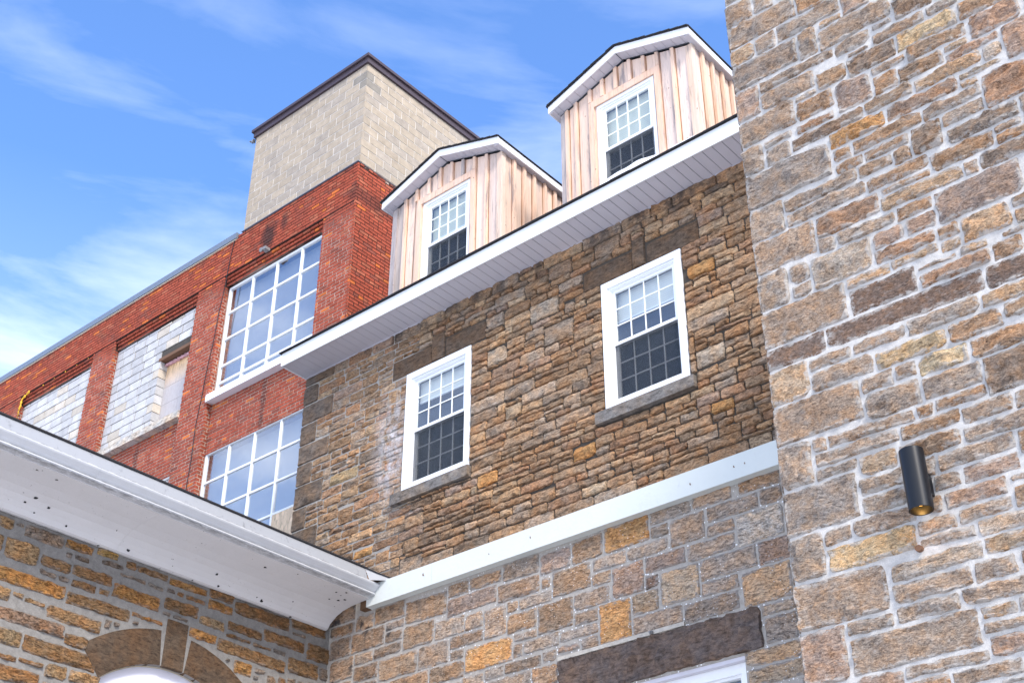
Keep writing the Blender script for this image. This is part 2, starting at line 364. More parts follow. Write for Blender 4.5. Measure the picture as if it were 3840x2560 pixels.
def amber_mat():
    mt, b = new_mat('warm_bulb'); b.inputs['Base Color'].default_value = (0.8, 0.45, 0.1, 1)
    b.inputs['Emission Color'].default_value = (1.0, 0.55, 0.12, 1); b.inputs['Emission Strength'].default_value = 1.6
    return mt
M['bulb'] = amber_mat()

# ------------------------------------------------------------------ mesh helpers
class Wall:
    """a wall plane: ('F', V) faces -Y at y=V, its s runs along +X; ('U', U) faces +X at x=U, its s runs along +Y"""
    def __init__(self, kind, val): self.k, self.v = kind, val
    def w(self, s, z, o): return Vector((s, self.v - o, z)) if self.k == 'F' else Vector((self.v + o, s, z))
class MB:
    def __init__(self): self.vs, self.fs, self.cs = [], [], []
    def add(self, vs, fs, c=(1, 1, 1)):
        b = len(self.vs); self.vs += [tuple(v) for v in vs]; self.fs += [tuple(i + b for i in f) for f in fs]; self.cs += c if isinstance(c, list) else [c] * len(vs)
    def box(self, wl, s0, s1, z0, z1, o0, o1, c=(1, 1, 1), back=True):
        P = [wl.w(s, z, o) for o in (o0, o1) for z in (z0, z1) for s in (s0, s1)]
        f = [(4, 5, 7, 6), (0, 4, 6, 2), (5, 1, 3, 7), (2, 6, 7, 3), (0, 1, 5, 4)]
        if back: f.append((1, 0, 2, 3))
        self.add(P, f, c)
    def ring(self, wl, s0, s1, z0, z1, wd, o0, o1, c=(1, 1, 1), wb=None):
        wb = wd if wb is None else wb
        self.box(wl, s0, s0 + wd, z0, z1, o0, o1, c); self.box(wl, s1 - wd, s1, z0, z1, o0, o1, c)
        self.box(wl, s0 + wd, s1 - wd, z0, z0 + wb, o0, o1, c); self.box(wl, s0 + wd, s1 - wd, z1 - wd, z1, o0, o1, c)
    def brick(self, wl, s0, s1, z0, z1, o0, o1, c, j=0.003):
        r = lambda: random.uniform(-j, j)
        f = 0.004
        P = [wl.w(s, z, o0) for z in (z0, z1) for s in (s0, s1)]
        P += [wl.w(s0 + f + r(), z0 + f + r() * .5, o1 + r()), wl.w(s1 - f + r(), z0 + f + r() * .5, o1 + r()), wl.w(s0 + f + r(), z1 - f + r() * .5, o1 + r()), wl.w(s1 - f + r(), z1 - f + r() * .5, o1 + r())]
        self.add(P, [(4, 5, 7, 6), (0, 4, 6, 2), (5, 1, 3, 7), (2, 6, 7, 3), (0, 1, 5, 4)], c)
    def build(self, name, mat, parent=None, smooth=False, sharp=28, **props):
        me = bpy.data.meshes.new(name)
        if not self.vs: return None
        n = len(self.vs); cx = sum(v[0] for v in self.vs) / n; cy = sum(v[1] for v in self.vs) / n; cz = min(v[2] for v in self.vs)
        o_ = Vector((cx, cy, cz))
        me.from_pydata([(v[0] - cx, v[1] - cy, v[2] - cz) for v in self.vs], [], self.fs)
        a = me.color_attributes.new('tint', 'FLOAT_COLOR', 'POINT')
        flat = []
        for c in self.cs: flat += [c[0], c[1], c[2], c[3] if len(c) > 3 else 1.0]
        a.data.foreach_set('color', flat)
        me.materials.append(mat)
        if smooth:
            me.polygons.foreach_set('use_smooth', [True] * len(me.polygons))
            if sharp: me.set_sharp_from_angle(angle=R(sharp))
        me.update()
        ob = bpy.data.objects.new(name, me); COL.objects.link(ob)
        if parent is not None:
            ob.parent = parent; base = Vector(parent['_w'])
        else: base = Vector((0, 0, 0))
        ob.location = o_ - base; ob['_w'] = tuple(o_)
        for k, v in props.items(): ob[k] = v
        return ob
def thing(name, loc, parent=None, **props):
    o = bpy.data.objects.new(name, None); COL.objects.link(o); o.empty_display_size = 0.2
    base = Vector((0, 0, 0))
    if parent is not None: o.parent = parent; base = Vector(parent['_w'])
    o.location = Vector(loc) - base; o['_w'] = tuple(loc)
    for k, v in props.items(): o[k] = v
    return o
def boxobj(name, wl, s0, s1, z0, z1, o0, o1, mat, parent, c=(1, 1, 1), **pr):
    b = MB(); b.box(wl, s0, s1, z0, z1, o0, o1, c); return b.build(name, mat, parent, **pr)
def holes_wall(wl, s0, s1, z0, z1, holes, o0, o1):
    b = MB(); S = sorted({s0, s1, *[min(max(x, s0), s1) for h in holes for x in h[:2]]}); Z = sorted({z0, z1, *[min(max(x, z0), z1) for h in holes for x in h[2:4]]})
    for i in range(len(S) - 1):
        for j in range(len(Z) - 1):
            a, c, d, e = S[i], S[i + 1], Z[j], Z[j + 1]; m_, n_ = (a + c) / 2, (d + e) / 2
            if any(h[0] < m_ < h[1] and h[2] < n_ < h[3] for h in holes): continue
            b.box(wl, a, c, d, e, o0, o1)
    return b
PAL = dict(g=(.320, .262, .212), p=(.325, .240, .195), b=(.300, .200, .125), t=(.42, .31, .205), o=(.44, .25, .105), y=(.48, .37, .225), r=(.30, .185, .12),
           d=(.190, .145, .112), D=(.150, .110, .090), k=(.245, .215, .19), w=(.46, .40, .33))
def tint(code, v=0.14):
    c = PAL[code]; mean = (.31, .235, .17); f = 0.30 if code not in 'yoD' else 0.08; c = tuple(a * (1 - f) + m_ * f for a, m_ in zip(c, mean)); k = random.uniform(1 - v, 1 + v); h = random.uniform(-0.05, 0.05)
    return (c[0] * k * (1 + h), c[1] * k, c[2] * k * (1 - h))
def stone_geo(mb, wl, s0, s1, z0, z1, c, bulge=0.02, rough=0.012, cell=0.035, edge=0.006, back=-0.02, lip=0.004, seed=None, straight=False, nmax=16):
    """one rock-faced stone: ragged outline, rounded arris, chipped face"""
    w_, h_ = s1 - s0, z1 - z0; seed = random.random() * 500 if seed is None else seed
    nx = max(4, min(nmax, int(w_ / cell) + 3)); ny = max(4, min(9, int(h_ / cell) + 3))
    ins_s, ins_z = min(0.011, w_ * 0.14), min(0.011, h_ * 0.16)
    def para(n, L, ins): return [0.0] + [ins + (L - 2 * ins) * i / (n - 2) for i in range(n - 1)] + [L]
    S, Z = para(nx, w_, ins_s), para(ny, h_, ins_z)
    vs = []; nn = noise.noise; cl = []
    # the chip plane tilts give each stone its own facets
    ta, tb = random.uniform(-0.25, 0.25), random.uniform(-0.35, 0.35)
    pls = [(random.uniform(-.16, .16), random.uniform(-.30, .30), random.uniform(0, .55)) for _ in range(4)]
    rot = random.uniform(-.018, .018)
    cuts = [min(w_, h_, .16) * (random.uniform(0.10, 0.30) if random.random() < .3 else 0.05) for _ in range(4)]
    for j, z in enumerate(Z):
        for i, s in enumerate(S):
            ds, dz = min(s, w_ - s), min(z, h_ - z)
            x, y = s, z
            cut = cuts[(s > w_ / 2) + 2 * (z > h_ / 2)]
            if ds + dz < cut:                         # knock the corner off
                q = (cut - ds - dz) * 0.5; x += q * (1 if s < w_ / 2 else -1); y += q * (1 if z < h_ / 2 else -1)
            px, pz = s0 + x, z0 + y
            e = edge
            x += e * nn(Vector((px * 14, pz * 14, seed))) + e * 0.8 * nn(Vector((px * 45, pz * 45, seed + 9)))
            y += e * nn(Vector((px * 9, pz * 16, seed + 50))) + e * 0.8 * nn(Vector((px * 45, pz * 45, seed + 70)))
            border = i in (0, nx) or j in (0, ny)
            if border: o = lip
            else:
                d = min(ds, dz); r = min(1.0, d / (0.22 * min(w_, h_) + 0.001))
                fac = min(pc * bulge + pa * (s - w_ / 2) + pb * (z - h_ / 2) for pa, pb, pc in pls)
                o = lip + bulge * (0.55 + 0.30 * r) + max(-bulge * .9, fac) * r
                q1 = nn(Vector((px * 6, pz * 15, seed))); q2 = nn(Vector((px * 20, pz * 38, seed + 3)))
                o += rough * (q1 * 1.0 + q2 * 0.75 + 1.2 * (abs(nn(Vector((px * 11 + pz * 7, pz * 26, seed + 20)))) - 0.25))
                o = max(o, lip + 0.002)
            if w_ > .12 and s0 > -90 and not straight: y += rot * (x - w_ / 2)
            vs.append(wl.w(s0 + x, z0 + y, o)); dd = min(s, w_ - s, z, h_ - z); cl.append((c[0], c[1], c[2], min(1.0, dd / 0.05)))
    fs = []; W = nx + 1
    for j in range(ny):
        for i in range(nx): fs.append((j * W + i, j * W + i + 1, (j + 1) * W + i + 1, (j + 1) * W + i))
    ring = [i for i in range(W)] + [j * W + nx for j in range(1, ny + 1)] + [ny * W + i for i in range(nx - 1, -1, -1)] + [j * W for j in range(ny - 1, 0, -1)]
    b0 = len(vs)
    off = Vector((0, lip - back, 0)) if wl.k == 'F' else Vector((back - lip, 0, 0))
    for r_ in ring: vs.append(vs[r_] + off); cl.append((c[0], c[1], c[2], 0.0))
    n = len(ring)
    for q in range(n):
        a, c2 = ring[q], ring[(q + 1) % n]; fs.append((a, b0 + q, b0 + (q + 1) % n, c2))
    mb.add(vs, fs, cl)
def pack(s0, s1, z0, z1, obs, heights, wr, joint, grid=0.02, minw=0.07, minh=0.045, inside=None):
    """fill a wall with broken-coursed rubble round the obstacles"""
    NX, NZ = int((s1 - s0) / grid), int((z1 - z0) / grid)
    occ = [bytearray(NX) for _ in range(NZ)]
    g2 = joint * 0.5
    for ob in obs:
        a, b_, c, d = ob[:4]
        for j in range(max(0, int((c - g2 - z0) / grid)), min(NZ, int(math.ceil((d + g2 - z0) / grid)))):
            for i in range(max(0, int((a - g2 - s0) / grid)), min(NX, int(math.ceil((b_ + g2 - s0) / grid)))): occ[j][i] = 1
    if inside:
        for j in range(NZ):
            for i in range(NX):
                if not inside(s0 + (i + .5) * grid, z0 + (j + .5) * grid): occ[j][i] = 1
    res = []
    mh, mw = max(2, int((minh + joint) / grid)), max(3, int((minw + joint) / grid))
    for j in range(NZ):
        i = 0
        while i < NX:
            if occ[j][i]: i += 1; continue
            k = i
            while k < NX and not occ[j][k]: k += 1
            run = k - i
            if run < mw: i = k; continue
            th = random.choice(heights); tw = th * random.uniform(*wr)
            wn = min(run, max(mw, int(tw / grid)))
            if run - wn < mw: wn = run if run < wn * 1.7 else wn - mw if wn - mw >= mw else wn
            hn = max(mh, int(th / grid)); h = 1
            while h < hn and j + h < NZ and not any(occ[j + h][i:i + wn]): h += 1
            if h >= mh:
                # take up a sliver that would be left over above
                for y in range(j, j + h):
                    for x in range(i, i + wn): occ[y][x] = 1
                res.append((s0 + i * grid + g2, s0 + (i + wn) * grid - g2, z0 + j * grid + g2, z0 + (j + h) * grid - g2))
            i += wn if h >= mh else 1
    return res
def coursed(s0, s1, z0, z1, obs, hts, wr, joint, minw=0.08, split=.22, merge=.12, inside=None):
    """roughly coursed rubble: courses of uneven height, some stones split in two thin ones, some two courses tall"""
    zs = [z0]
    while zs[-1] < z1 - .06: zs.append(zs[-1] + random.choice(hts))
    zs[-1] = z1; g2 = joint / 2; res = []; taken = []
    for ci in range(len(zs) - 1):
        za, zb = zs[ci], zs[ci + 1]
        iv = [(max(s0, o[0] - g2), min(s1, o[1] + g2)) for o in list(obs) + taken if o[2] - g2 < zb - .012 and o[3] + g2 > za + .012]
        iv.sort(); free = []; x = s0
        for a, b in iv:
            if a > x: free.append((x, a))
            x = max(x, b)
        if x < s1: free.append((x, s1))
        for a, b in free:
            x = a
            while x < b - minw:
                H = zb - za; L = max(minw * 1.3, H * random.uniform(*wr))
                if b - (x + L) < minw * 1.2: L = b - x
                q = random.random(); x1 = x + L
                if H > .13 and q < split and L > .16:
                    m_ = za + H * random.uniform(.35, .65)
                    res.append((x + g2, x1 - g2, za + g2, m_ - g2)); c_ = x + L * random.uniform(.3, .7)
                    if random.random() < .5 and L > .3: res += [(x + g2, c_ - g2, m_ + g2, zb - g2), (c_ + g2, x1 - g2, m_ + g2, zb - g2)]
                    else: res.append((x + g2, x1 - g2, m_ + g2, zb - g2))
                elif q > 1 - merge and ci + 2 < len(zs) and L < .55 and not any(min(x1, o[1]) - max(x, o[0]) > -g2 and min(zs[ci + 2], o[3]) - max(za, o[2]) > -g2 for o in list(obs) + taken):
                    r = (x + g2, x1 - g2, za + g2, zb + (zs[ci + 2] - zb) * random.uniform(.5, .98) - g2); res.append(r); taken.append(r)
                else:
                    jt = random.uniform(-.006, .006); res.append((x + g2, x1 - g2, za + g2 + jt, zb - g2 + jt))
                x = x1
    return [r for r in res if (not inside or inside((r[0] + r[1]) / 2, (r[2] + r[3]) / 2)) and r[1] - r[0] > .04 and r[3] - r[2] > .025]
def size_key(wl, r):
    p = wl.w((r[0] + r[1]) / 2, (r[2] + r[3]) / 2, 0); return (r[1] - r[0]) * (r[3] - r[2]) / p.length_squared
FWD = fw
def seen(p, margin=1.06):
    """is the point inside the photographed frame (used only to rank the pieces by how large they show)"""
    z = p.dot(fw)
    if z <= 0: return False
    return abs(p.dot(rx) / z) < 0.385 * margin and abs(p.dot(uy) / z) < 0.2567 * margin

def dh_window(parent, wl, s0, s1, z0, z1, bm, blind_to, blindm, label=None, bo=0.03, rail=None):
    """double-hung sash window"""
    wn = thing('window', wl.w((s0 + s1) / 2, z0, 0), parent)
    if label: wn['label'] = label
    b = MB(); b.ring(wl, s0, s1, z0, z1, bm, -0.06, bo); b.ring(wl, s0 + bm, s1 - bm, z0 + bm, z1 - bm, 0.028, -0.10, bo - 0.030)
    b.ring(wl, s0 + bm + .028, s1 - bm - .028, z0 + bm + .028, z1 - bm - .028, 0.012, -0.11, bo - 0.045); b.build('frame', M['white'], wn)
    a0, a1, c0, c1 = s0 + bm + .040, s1 - bm - .040, z0 + bm + .040, z1 - bm - .040
    mid = (c0 + c1) / 2 if rail is None else rail
    for nm, q0, q1, oo in (('upper_sash', mid - 0.02, c1, -0.035), ('lower_sash', c0, mid + 0.02, -0.072)):
        b = MB(); b.ring(wl, a0, a1, q0, q1, 0.042, oo - 0.03, oo); b.build(nm, M['white'], wn)
        g0, g1, h0, h1 = a0 + .042, a1 - .042, q0 + .042, q1 - .042
        b = MB()
        for k in range(1, 4):
            x = g0 + (g1 - g0) * k / 4; b.box(wl, x - .008, x + .008, h0, h1, oo - 0.016, oo - 0.007)
        xs = [g0 + (g1 - g0) * k / 4 for k in range(5)]; zs = [h0 + (h1 - h0) * k / 3 for k in range(4)]
        for k in range(1, 3):
            for i in range(4):
                b.box(wl, xs[i] + (.008 if i else 0), xs[i + 1] - (.008 if i < 3 else 0), zs[k] - .008, zs[k] + .008, oo - 0.016, oo - 0.007)
        b.build('muntin_grid', M['white'], wn)
        for i in range(4):
            for k in range(3):
                boxobj('pane', wl, xs[i], xs[i + 1], zs[k], zs[k + 1], oo - 0.022, oo - 0.018, M['glass'], wn)
        if nm == 'lower_sash':
            boxobj('insect_screen', wl, a0 + .004, a1 - .004, c0, mid - .021, -0.052, -0.050, M['screen'], wn)
    if blind_to < c1: boxobj('blind', wl, a0, a1, blind_to, c1, -0.15, -0.14, blindm, wn)
    if blind_to < c1 - 0.1: boxobj('blind_rail', wl, a0, a1, blind_to - 0.03, blind_to - 0.001, -0.16, -0.135, M['white'], wn)
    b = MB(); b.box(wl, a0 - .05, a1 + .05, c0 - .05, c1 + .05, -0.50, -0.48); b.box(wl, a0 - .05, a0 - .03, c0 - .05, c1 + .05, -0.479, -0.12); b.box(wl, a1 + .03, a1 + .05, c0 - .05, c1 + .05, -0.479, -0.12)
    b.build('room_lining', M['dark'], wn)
    return wn
def parse(t): return [(int(a) / 1000, int(b) / 1000, int(c) / 1000, int(d) / 1000, e) for a, b, c, d, e in (x.split(',') for x in t.split(';'))]
TOWER="-4262,-3967,9155,9420,g;-3944,-3750,9150,9367,g;-4262,-3552,8869,9126,g;-3528,-3256,8860,9095,b;-3756,-3145,8657,8836,g;-3123,-2868,8570,8793,p;-3349,-3147,8568,8635,t;-4262,-3997,8654,8845,t;-3974,-3779,8654,8847,g;-4262,-3593,8350,8631,k;-3570,-3396,8323,8633,g;-3374,-2715,8314,8546,g;-3250,-2934,8153,8291,g;-3988,-3274,8194,8292,g;-4262,-4011,7989,8328,p;-3988,-3474,7981,8172,g;-3451,-3189,7895,8078,b;-3166,-2740,7865,8054,d;-3672,-3473,7895,7942,w;-3673,-3333,7674,7873,b;-3309,-3003,7553,7842,p;-4262,-3695,7687,7959,g;-4016,-3750,7572,7637,g;-3759,-3107,7398,7515,d;-3429,-2938,7228,7372,o;-4262,-4038,7366,7665,g;-4015,-3783,7367,7550,g;-4262,-3452,7001,7343,k;-3421,-3267,7078,7205,b;-3245,-2658,7076,7203,b;-3158,-2787,6951,7048,b;-3416,-3181,6962,7054,b;-2925,-2787,6791,6927,b;-3231,-2948,6818,6927,b;-2692,-2365,8212,8399,d;-2912,-2458,8076,8190,g;-2434,-2164,8085,8186,g;-2716,-2212,7872,8054,y;-2190,-1830,7871,8062,b;-2658,-2160,7724,7849,b;-2137,-1731,7632,7848,p;-1914,-1676,7282,7608,p;-2361,-2171,7634,7701,t;-2363,-1938,7528,7608,p;-2085,-1943,7365,7503,w;-2980,-2682,7763,7842,g;-2754,-2385,7551,7701,b;-2651,-2107,7390,7504,t;-2302,-1970,7290,7342,t;-2301,-2169,7209,7268,t;-2146,-1768,6916,7235,r;-2975,-2778,7552,7739,b;-3084,-2675,7404,7529,b;-2915,-2324,7227,7367,r;-2635,-2168,7077,7187,g;-2500,-2168,6932,7053,g;-2485,-1939,6747,6893,d;-2139,-1939,6665,6724,g;-2764,-2522,6791,7051,d;-2655,-2163,6566,6725,b;-2138,-1837,6558,6642,b;-2294,-1868,6396,6536,d;-1917,-1808,6672,6894,g;-3181,-2677,6650,6767,b;-2417,-2316,6398,6533,g;-3077,-2677,6565,6628,b;-3097,-2439,6413,6543,t;-2686,-2035,6086,6374,p;-2991,-2708,6267,6391,b;-3661,-3120,6427,6628,r;-3905,-3255,6816,6938,g;-3903,-3203,6665,6794,g;-2539,-2173,5839,6057,t;-2149,-1961,5969,6063,b;-2149,-1998,5820,5947,b;-2943,-2709,6105,6244,p;-3217,-2966,6108,6243,p;-3501,-3013,6281,6390,g;-3662,-3523,6280,6404,g;-4262,-3927,6664,6970,g;-4262,-3684,6327,6642,g;-2716,-2561,5952,6063,b;-2718,-2561,5838,5928,t;-3223,-2739,5968,6082,r;-3103,-2740,5872,5944,t;-3753,-3247,5971,6258,w;-4262,-3966,5970,6305,g;-3943,-3775,6109,6287,g;-3944,-3782,5970,6087,g;-3487,-3126,5856,5944,t;-2918,-2383,5611,5731,r;-2584,-2383,5753,5815,t;-2361,-2145,5599,5741,b;-2269,-2007,5764,5798,g;-2445,-2089,5393,5576,D;-3478,-2942,5612,5833,D;-3709,-2468,5413,5589,D;-4262,-3511,5617,5948,g;-4262,-3732,5416,5595,D;-2515,-2114,5260,5370,t;-3074,-2537,5257,5390,g;-2788,-2409,5075,5224,b;-2387,-2145,5116,5237,b;-3518,-3097,5282,5376,g;-3356,-2811,5085,5218,y;-3050,-2683,4908,5052,y;-2660,-2124,4901,5051,b;-3886,-3541,5284,5383,g;-3887,-3380,5098,5260,g;-4262,-3909,5098,5394,t;-2602,-2194,4584,4877,d;-3048,-2625,4712,4879,g;-3230,-3074,4939,5063,g;-3499,-3253,4939,5061,g;-3493,-3073,4710,4916,g;-4262,-3522,4754,5076,g;-3128,-3008,4599,4686,b;-2985,-2624,4599,4690,b;-2811,-2466,4436,4562,g;-2442,-2229,4428,4554,g;-3265,-2834,4467,4576,b;-3813,-3152,4604,4688,g;-3952,-3837,4604,4720,g;-3946,-3288,4484,4582,g;-2830,-2256,4297,4406,g;-3301,-2853,4303,4436,b;-2485,-2293,4106,4273,b;-3042,-2507,4156,4274,g;-3952,-3627,4383,4460,g;-3604,-3325,4301,4447,t;-4262,-3975,4382,4732,g;-3162,-3066,4155,4281,g;-2887,-2509,4012,4132,p;-3091,-2910,4022,4131,g;-3635,-3296,4157,4278,g;-4262,-3657,4015,4360,k;-3634,-3288,4006,4135,g;-3729,-3254,3869,3984,g;-3949,-3751,3867,3984,g;-4262,-3971,3661,3993,g;-3939,-3287,3661,3844,y;-3043,-2622,3870,3988,p;-2586,-2387,3750,3897,b;-2972,-2608,3749,3847,g;-3264,-2994,3740,3846,g;-3265,-2884,3648,3718,g;-3146,-3065,3879,3999,b;-2862,-2420,3622,3726,w;-2840,-2445,3485,3599,t;-3500,-2863,3480,3600,w;-4262,-3548,3305,3637,g;-3516,-2966,3324,3456,g;-2942,-2670,3326,3454,g;-3051,-2599,3191,3302,g;-3512,-3075,3190,3299,g;-2950,-2723,3081,3160,t;-2956,-2554,2991,3052,g;-2700,-2539,3076,3168,g;-3880,-3536,3190,3282,g;-3872,-2979,2921,3168,g;-4262,-3902,2909,3282,p;-2934,-2590,2826,2959,p;-3513,-2957,2822,2898,g;-3210,-2757,2708,2799,g;-3512,-3232,2708,2800,b;-3876,-3537,2776,2898,p"
LOWER="-12178,-11429,6470,6779,b;-11401,-11045,6649,6824,b;-11017,-10475,6651,6814,b;-10447,-9853,6609,6849,g;-11401,-10559,6390,6621,p;-10530,-9851,6349,6579,d;-9823,-9352,6546,6806,p;-9631,-9054,6194,6517,b;-9323,-8853,6546,6832,b;-8824,-8168,6544,6869,o;-11615,-11114,6121,6362,g;-11084,-10781,6121,6328,g;-10752,-10396,5932,6320,g;-10368,-10203,6184,6320,b;-10173,-9659,6172,6319,g;-10366,-9901,5906,6144,b;-9871,-9333,5778,6144,b;-12201,-11645,6125,6441,b;-11344,-10781,5934,6091,d;-10255,-9899,5779,5876,g;-10095,-9554,5588,5749,g;-11901,-11373,5790,6092,g;-11067,-10293,5565,5878,o;-10264,-10125,5580,5749,g;-11330,-11096,5784,5905,g;-12640,-11929,5791,6086,b;-11693,-11095,5541,5756,b;-10409,-9836,5403,5535,d;-10735,-10437,5400,5536,g;-9972,-9585,5139,5373,b;-12416,-11723,5499,5761,b;-10732,-10000,5153,5372,g;-11108,-10763,5313,5512,g;-12779,-12207,6611,6851,b;-12542,-12206,6478,6583,k;-12542,-12229,6305,6449,d;-12752,-12229,6132,6276,d;-13207,-12572,6305,6581,d;-13653,-13235,6305,6589,d;-13129,-12782,6125,6275,g;-13129,-12668,5887,6095,d;-13611,-13158,5979,6276,d;-13152,-12809,6610,6816,b;-13663,-13180,6617,6776,b;-13725,-13181,6804,7150,d;-8139,-7565,6712,6874,g;-7536,-7009,6718,6898,g;-6908,-6372,6717,6876,b;-7352,-6679,6503,6688,g;-6649,-6374,6501,6689,g;-7868,-7397,6350,6682,g;-8140,-7898,6536,6682,g;-7369,-7008,6331,6475,g;-6980,-6386,6107,6471,w;-8491,-7911,6350,6506,g;-7656,-7020,6105,6303,g;-9007,-8519,6355,6515,g;-8238,-7686,6124,6320,p;-6742,-6357,5814,6078,p;-7499,-6770,5833,6077,g;-8725,-8277,5942,6322,p;-9024,-8755,6174,6326,b;-8248,-8075,5941,6094,D;-8046,-7528,5671,6077,t;-7499,-7021,5647,5804,g;-6975,-6374,5389,5785,t;-9305,-8783,5937,6146,g;-8452,-8088,5670,5912,t;-7751,-7037,5401,5617,g;-8934,-8484,5411,5909,o;-9305,-8964,5751,5908,g;-8456,-7780,5414,5641,g;-9525,-8962,5603,5721,g;-9211,-8963,5429,5575,g;-6774,-6346,5240,5359,w;-6753,-6369,4933,5211,g;-7026,-6332,4730,4897,t;-7006,-6335,4520,4701,t"
WING="6810,7005,6552,6689,t;7035,7133,6632,6664,g;7163,7678,6538,6694,g;7708,8088,6584,6692,o;8149,8448,6643,6730,y;8237,8542,6545,6608,d;8583,8715,6597,6700,b;8745,9207,6613,6691,b;9237,9837,6597,6688,o;6958,7395,6219,6464,t;7432,7832,6264,6401,b;6671,6924,6263,6457,t;6870,7825,5933,6107,o;7864,8418,6286,6422,b;8514,8896,6478,6511,g;8926,9164,6466,6512,w;8452,9142,6190,6368,o;9211,9738,6266,6420,b;7855,8745,5928,6080,b;6837,7141,5724,5868,t;7176,7306,5804,5847,t;7336,7602,5780,5831,t;7638,8370,5683,5837,b;8775,9225,6036,6080,o;7004,7904,5498,5648,r;7934,8236,5442,5579,b;6996,7389,5230,5416,t;7423,8397,5211,5407,b;7129,7384,5070,5122,b;7414,7728,5088,5143,b;7764,8042,5016,5177,t;8078,8484,5040,5175,t;7116,7704,4842,5013,b;9875,10272,6624,6749,b;9877,10272,6468,6589,o;9768,10177,6223,6341,t;10308,11258,6528,6708,b;10229,10805,6275,6398,b;9645,10072,6020,6142,o;10838,11559,6303,6459,b;11293,11927,6606,6763,b;11617,12058,6260,6483,b;10102,11255,5958,6121,b;11299,11836,5993,6202,b;11866,12037,6032,6200,d;10401,10693,5748,5921,o"

# ================================================================== ground
g = MB(); wlx = Wall('F', 0)
g.add([(-1500, -1500, -1.6), (1500, -1500, -1.6), (1500, 1500, -1.6), (-1500, 1500, -1.6)], [(0, 1, 2, 3)])
g.build('ground', M['ground'], None, kind='structure')

# ================================================================== main stone building
VM = 12.0; WM = Wall('F', VM)
B = thing('stone_building', (-9.5, 13.0, -1.6), None, label='three-storey brown rubble stone building with white eave, two sash windows and two cedar dormers', category='building')
win = [(-12.372, -11.072, 8.484, 10.460), (-8.700, -7.408, 8.462, 10.430)]
bw = (-9.36, -7.035, 2.6, 4.880)
wh = [(a + .06, b - .06, c + .06, d - .06) for a, b, c, d in win] + [(bw[0], bw[1], bw[2], bw[3])]
holes_wall(WM, -14.74, -4.2, -1.6, 11.35, wh, -0.45, 0.0).build('mortar_wall', M['m_main'], B)
boxobj('gable_wall', Wall('F', 17.5), -14.74, -4.2, -1.6, 11.35, -0.3, 0.0, M['m_main'], B)
boxobj('side_wall', Wall('U', -14.44), 12.46, 17.49, -1.6, 11.35, -0.3, 0.0, M['m_main'], B)
fixed = []
def dressed(name, s0, s1, z0, z1, c, mat='dressed', bulge=0.02, rough=0.007, label=None, cell=0.06, edge=0.004, nmax=24):
    b = MB(); stone_geo(b, WM, s0, s1, z0, z1, c, bulge=bulge, rough=rough, cell=cell, edge=edge, straight=True, nmax=nmax); o = b.build(name, M[mat], B, smooth=True)
    if label: o['label'] = label
    fixed.append((s0, s1, z0, z1)); return o
# quoins at the left corner
qz = [11.337, 11.159, 10.798, 10.436, 10.059, 9.716, 9.339, 8.953, 8.57, 8.20, 7.83, 7.48, 7.18]
qw = [-14.08, -14.43, -14.05, -14.40, -14.07, -14.42, -14.13, -14.46, -14.17, -14.45, -14.12, -14.42]
for i, q in enumerate(qw):
    k = random.uniform(.85, 1.15)
    dressed('quoin', -14.76, q, qz[i + 1] + .012, qz[i] - .012, (.145 * k, .112 * k, .086 * k), bulge=.028, rough=.012)
# lintels, keystones
DB = (.118, .082, .056)
for r in ((-12.70, -11.885, 10.485, 10.80), (-11.595, -10.80, 10.485, 10.80), (-9.004, -8.185, 10.455, 10.765), (-7.940, -7.118, 10.455, 10.765)): dressed('lintel', *r, DB, bulge=.016, rough=.010)
for r in ((-11.865, -11.615, 10.485, 10.945), (-8.165, -7.96, 10.455, 10.925)): dressed('keystone', *r, (.135, .098, .07), bulge=.05, rough=.012)
dressed('lintel', -9.560, -6.79, 4.905, 5.372, (.135, .105, .09), bulge=.050, rough=.055, cell=.035, edge=.016, nmax=80, label='wide dark rock-faced lintel over the ground floor window')
for (a, b_) in ((-12.54, -11.04), (-8.84, -7.33)):
    m_ = MB(); z1 = 8.482 if a < -10 else 8.46
    m_.box(WM, a, b_, z1 - .165, z1, -.02, .085, (.17, .155, .14)); m_.build('sill', M['sill'], B); fixed.append((a, b_, z1 - .165, z1))
for a in win: fixed.append(a)
fixed.append(bw)
up_fixed = [(-13.95, -13.35, 9.10, 9.28, 'y'), (-13.45, -12.95, 7.28, 7.47, 'o'), (-13.30, -12.92, 7.72, 7.84, 'o'), (-10.90, -10.55, 8.08, 8.26, 'o'), (-10.40, -10.12, 8.95, 9.15, 't'), (-9.25, -8.90, 7.92, 8.10, 'o'),
            (-7.33, -6.92, 9.88, 10.08, 'o'), (-7.15, -6.85, 7.85, 7.98, 'o'), (-7.3, -6.9, 8.55, 8.78, 'w'), (-9.95, -9.45, 10.35, 10.62, 'w'), (-10.75, -10.40, 9.95, 10.20, 'w'), (-9.7, -9.2, 9.85, 10.15, 'g')]
stones = [(r, c) for *r, c in up_fixed]; fx_up = fixed + [r for r, _ in stones]
cods = 'bbbbbbbbrrrtttggggpddbbrgtbb'
up_list = coursed(-14.76, -5.6, 7.19, 11.35, fx_up, [.10, .12, .145, .165, .18, .20], (1.7, 3.9), 0.016, merge=.07)
up_list += pack(-14.76, -5.6, 7.19, 11.36, fx_up + up_list, [.08, .12, .16], (1.5, 3.0), 0.014, grid=0.012, minw=0.06, minh=0.03)
for r in up_list: stones.append((r, random.choice(cods)))
lowst = [(r[:4], r[4]) for r in parse(LOWER)]
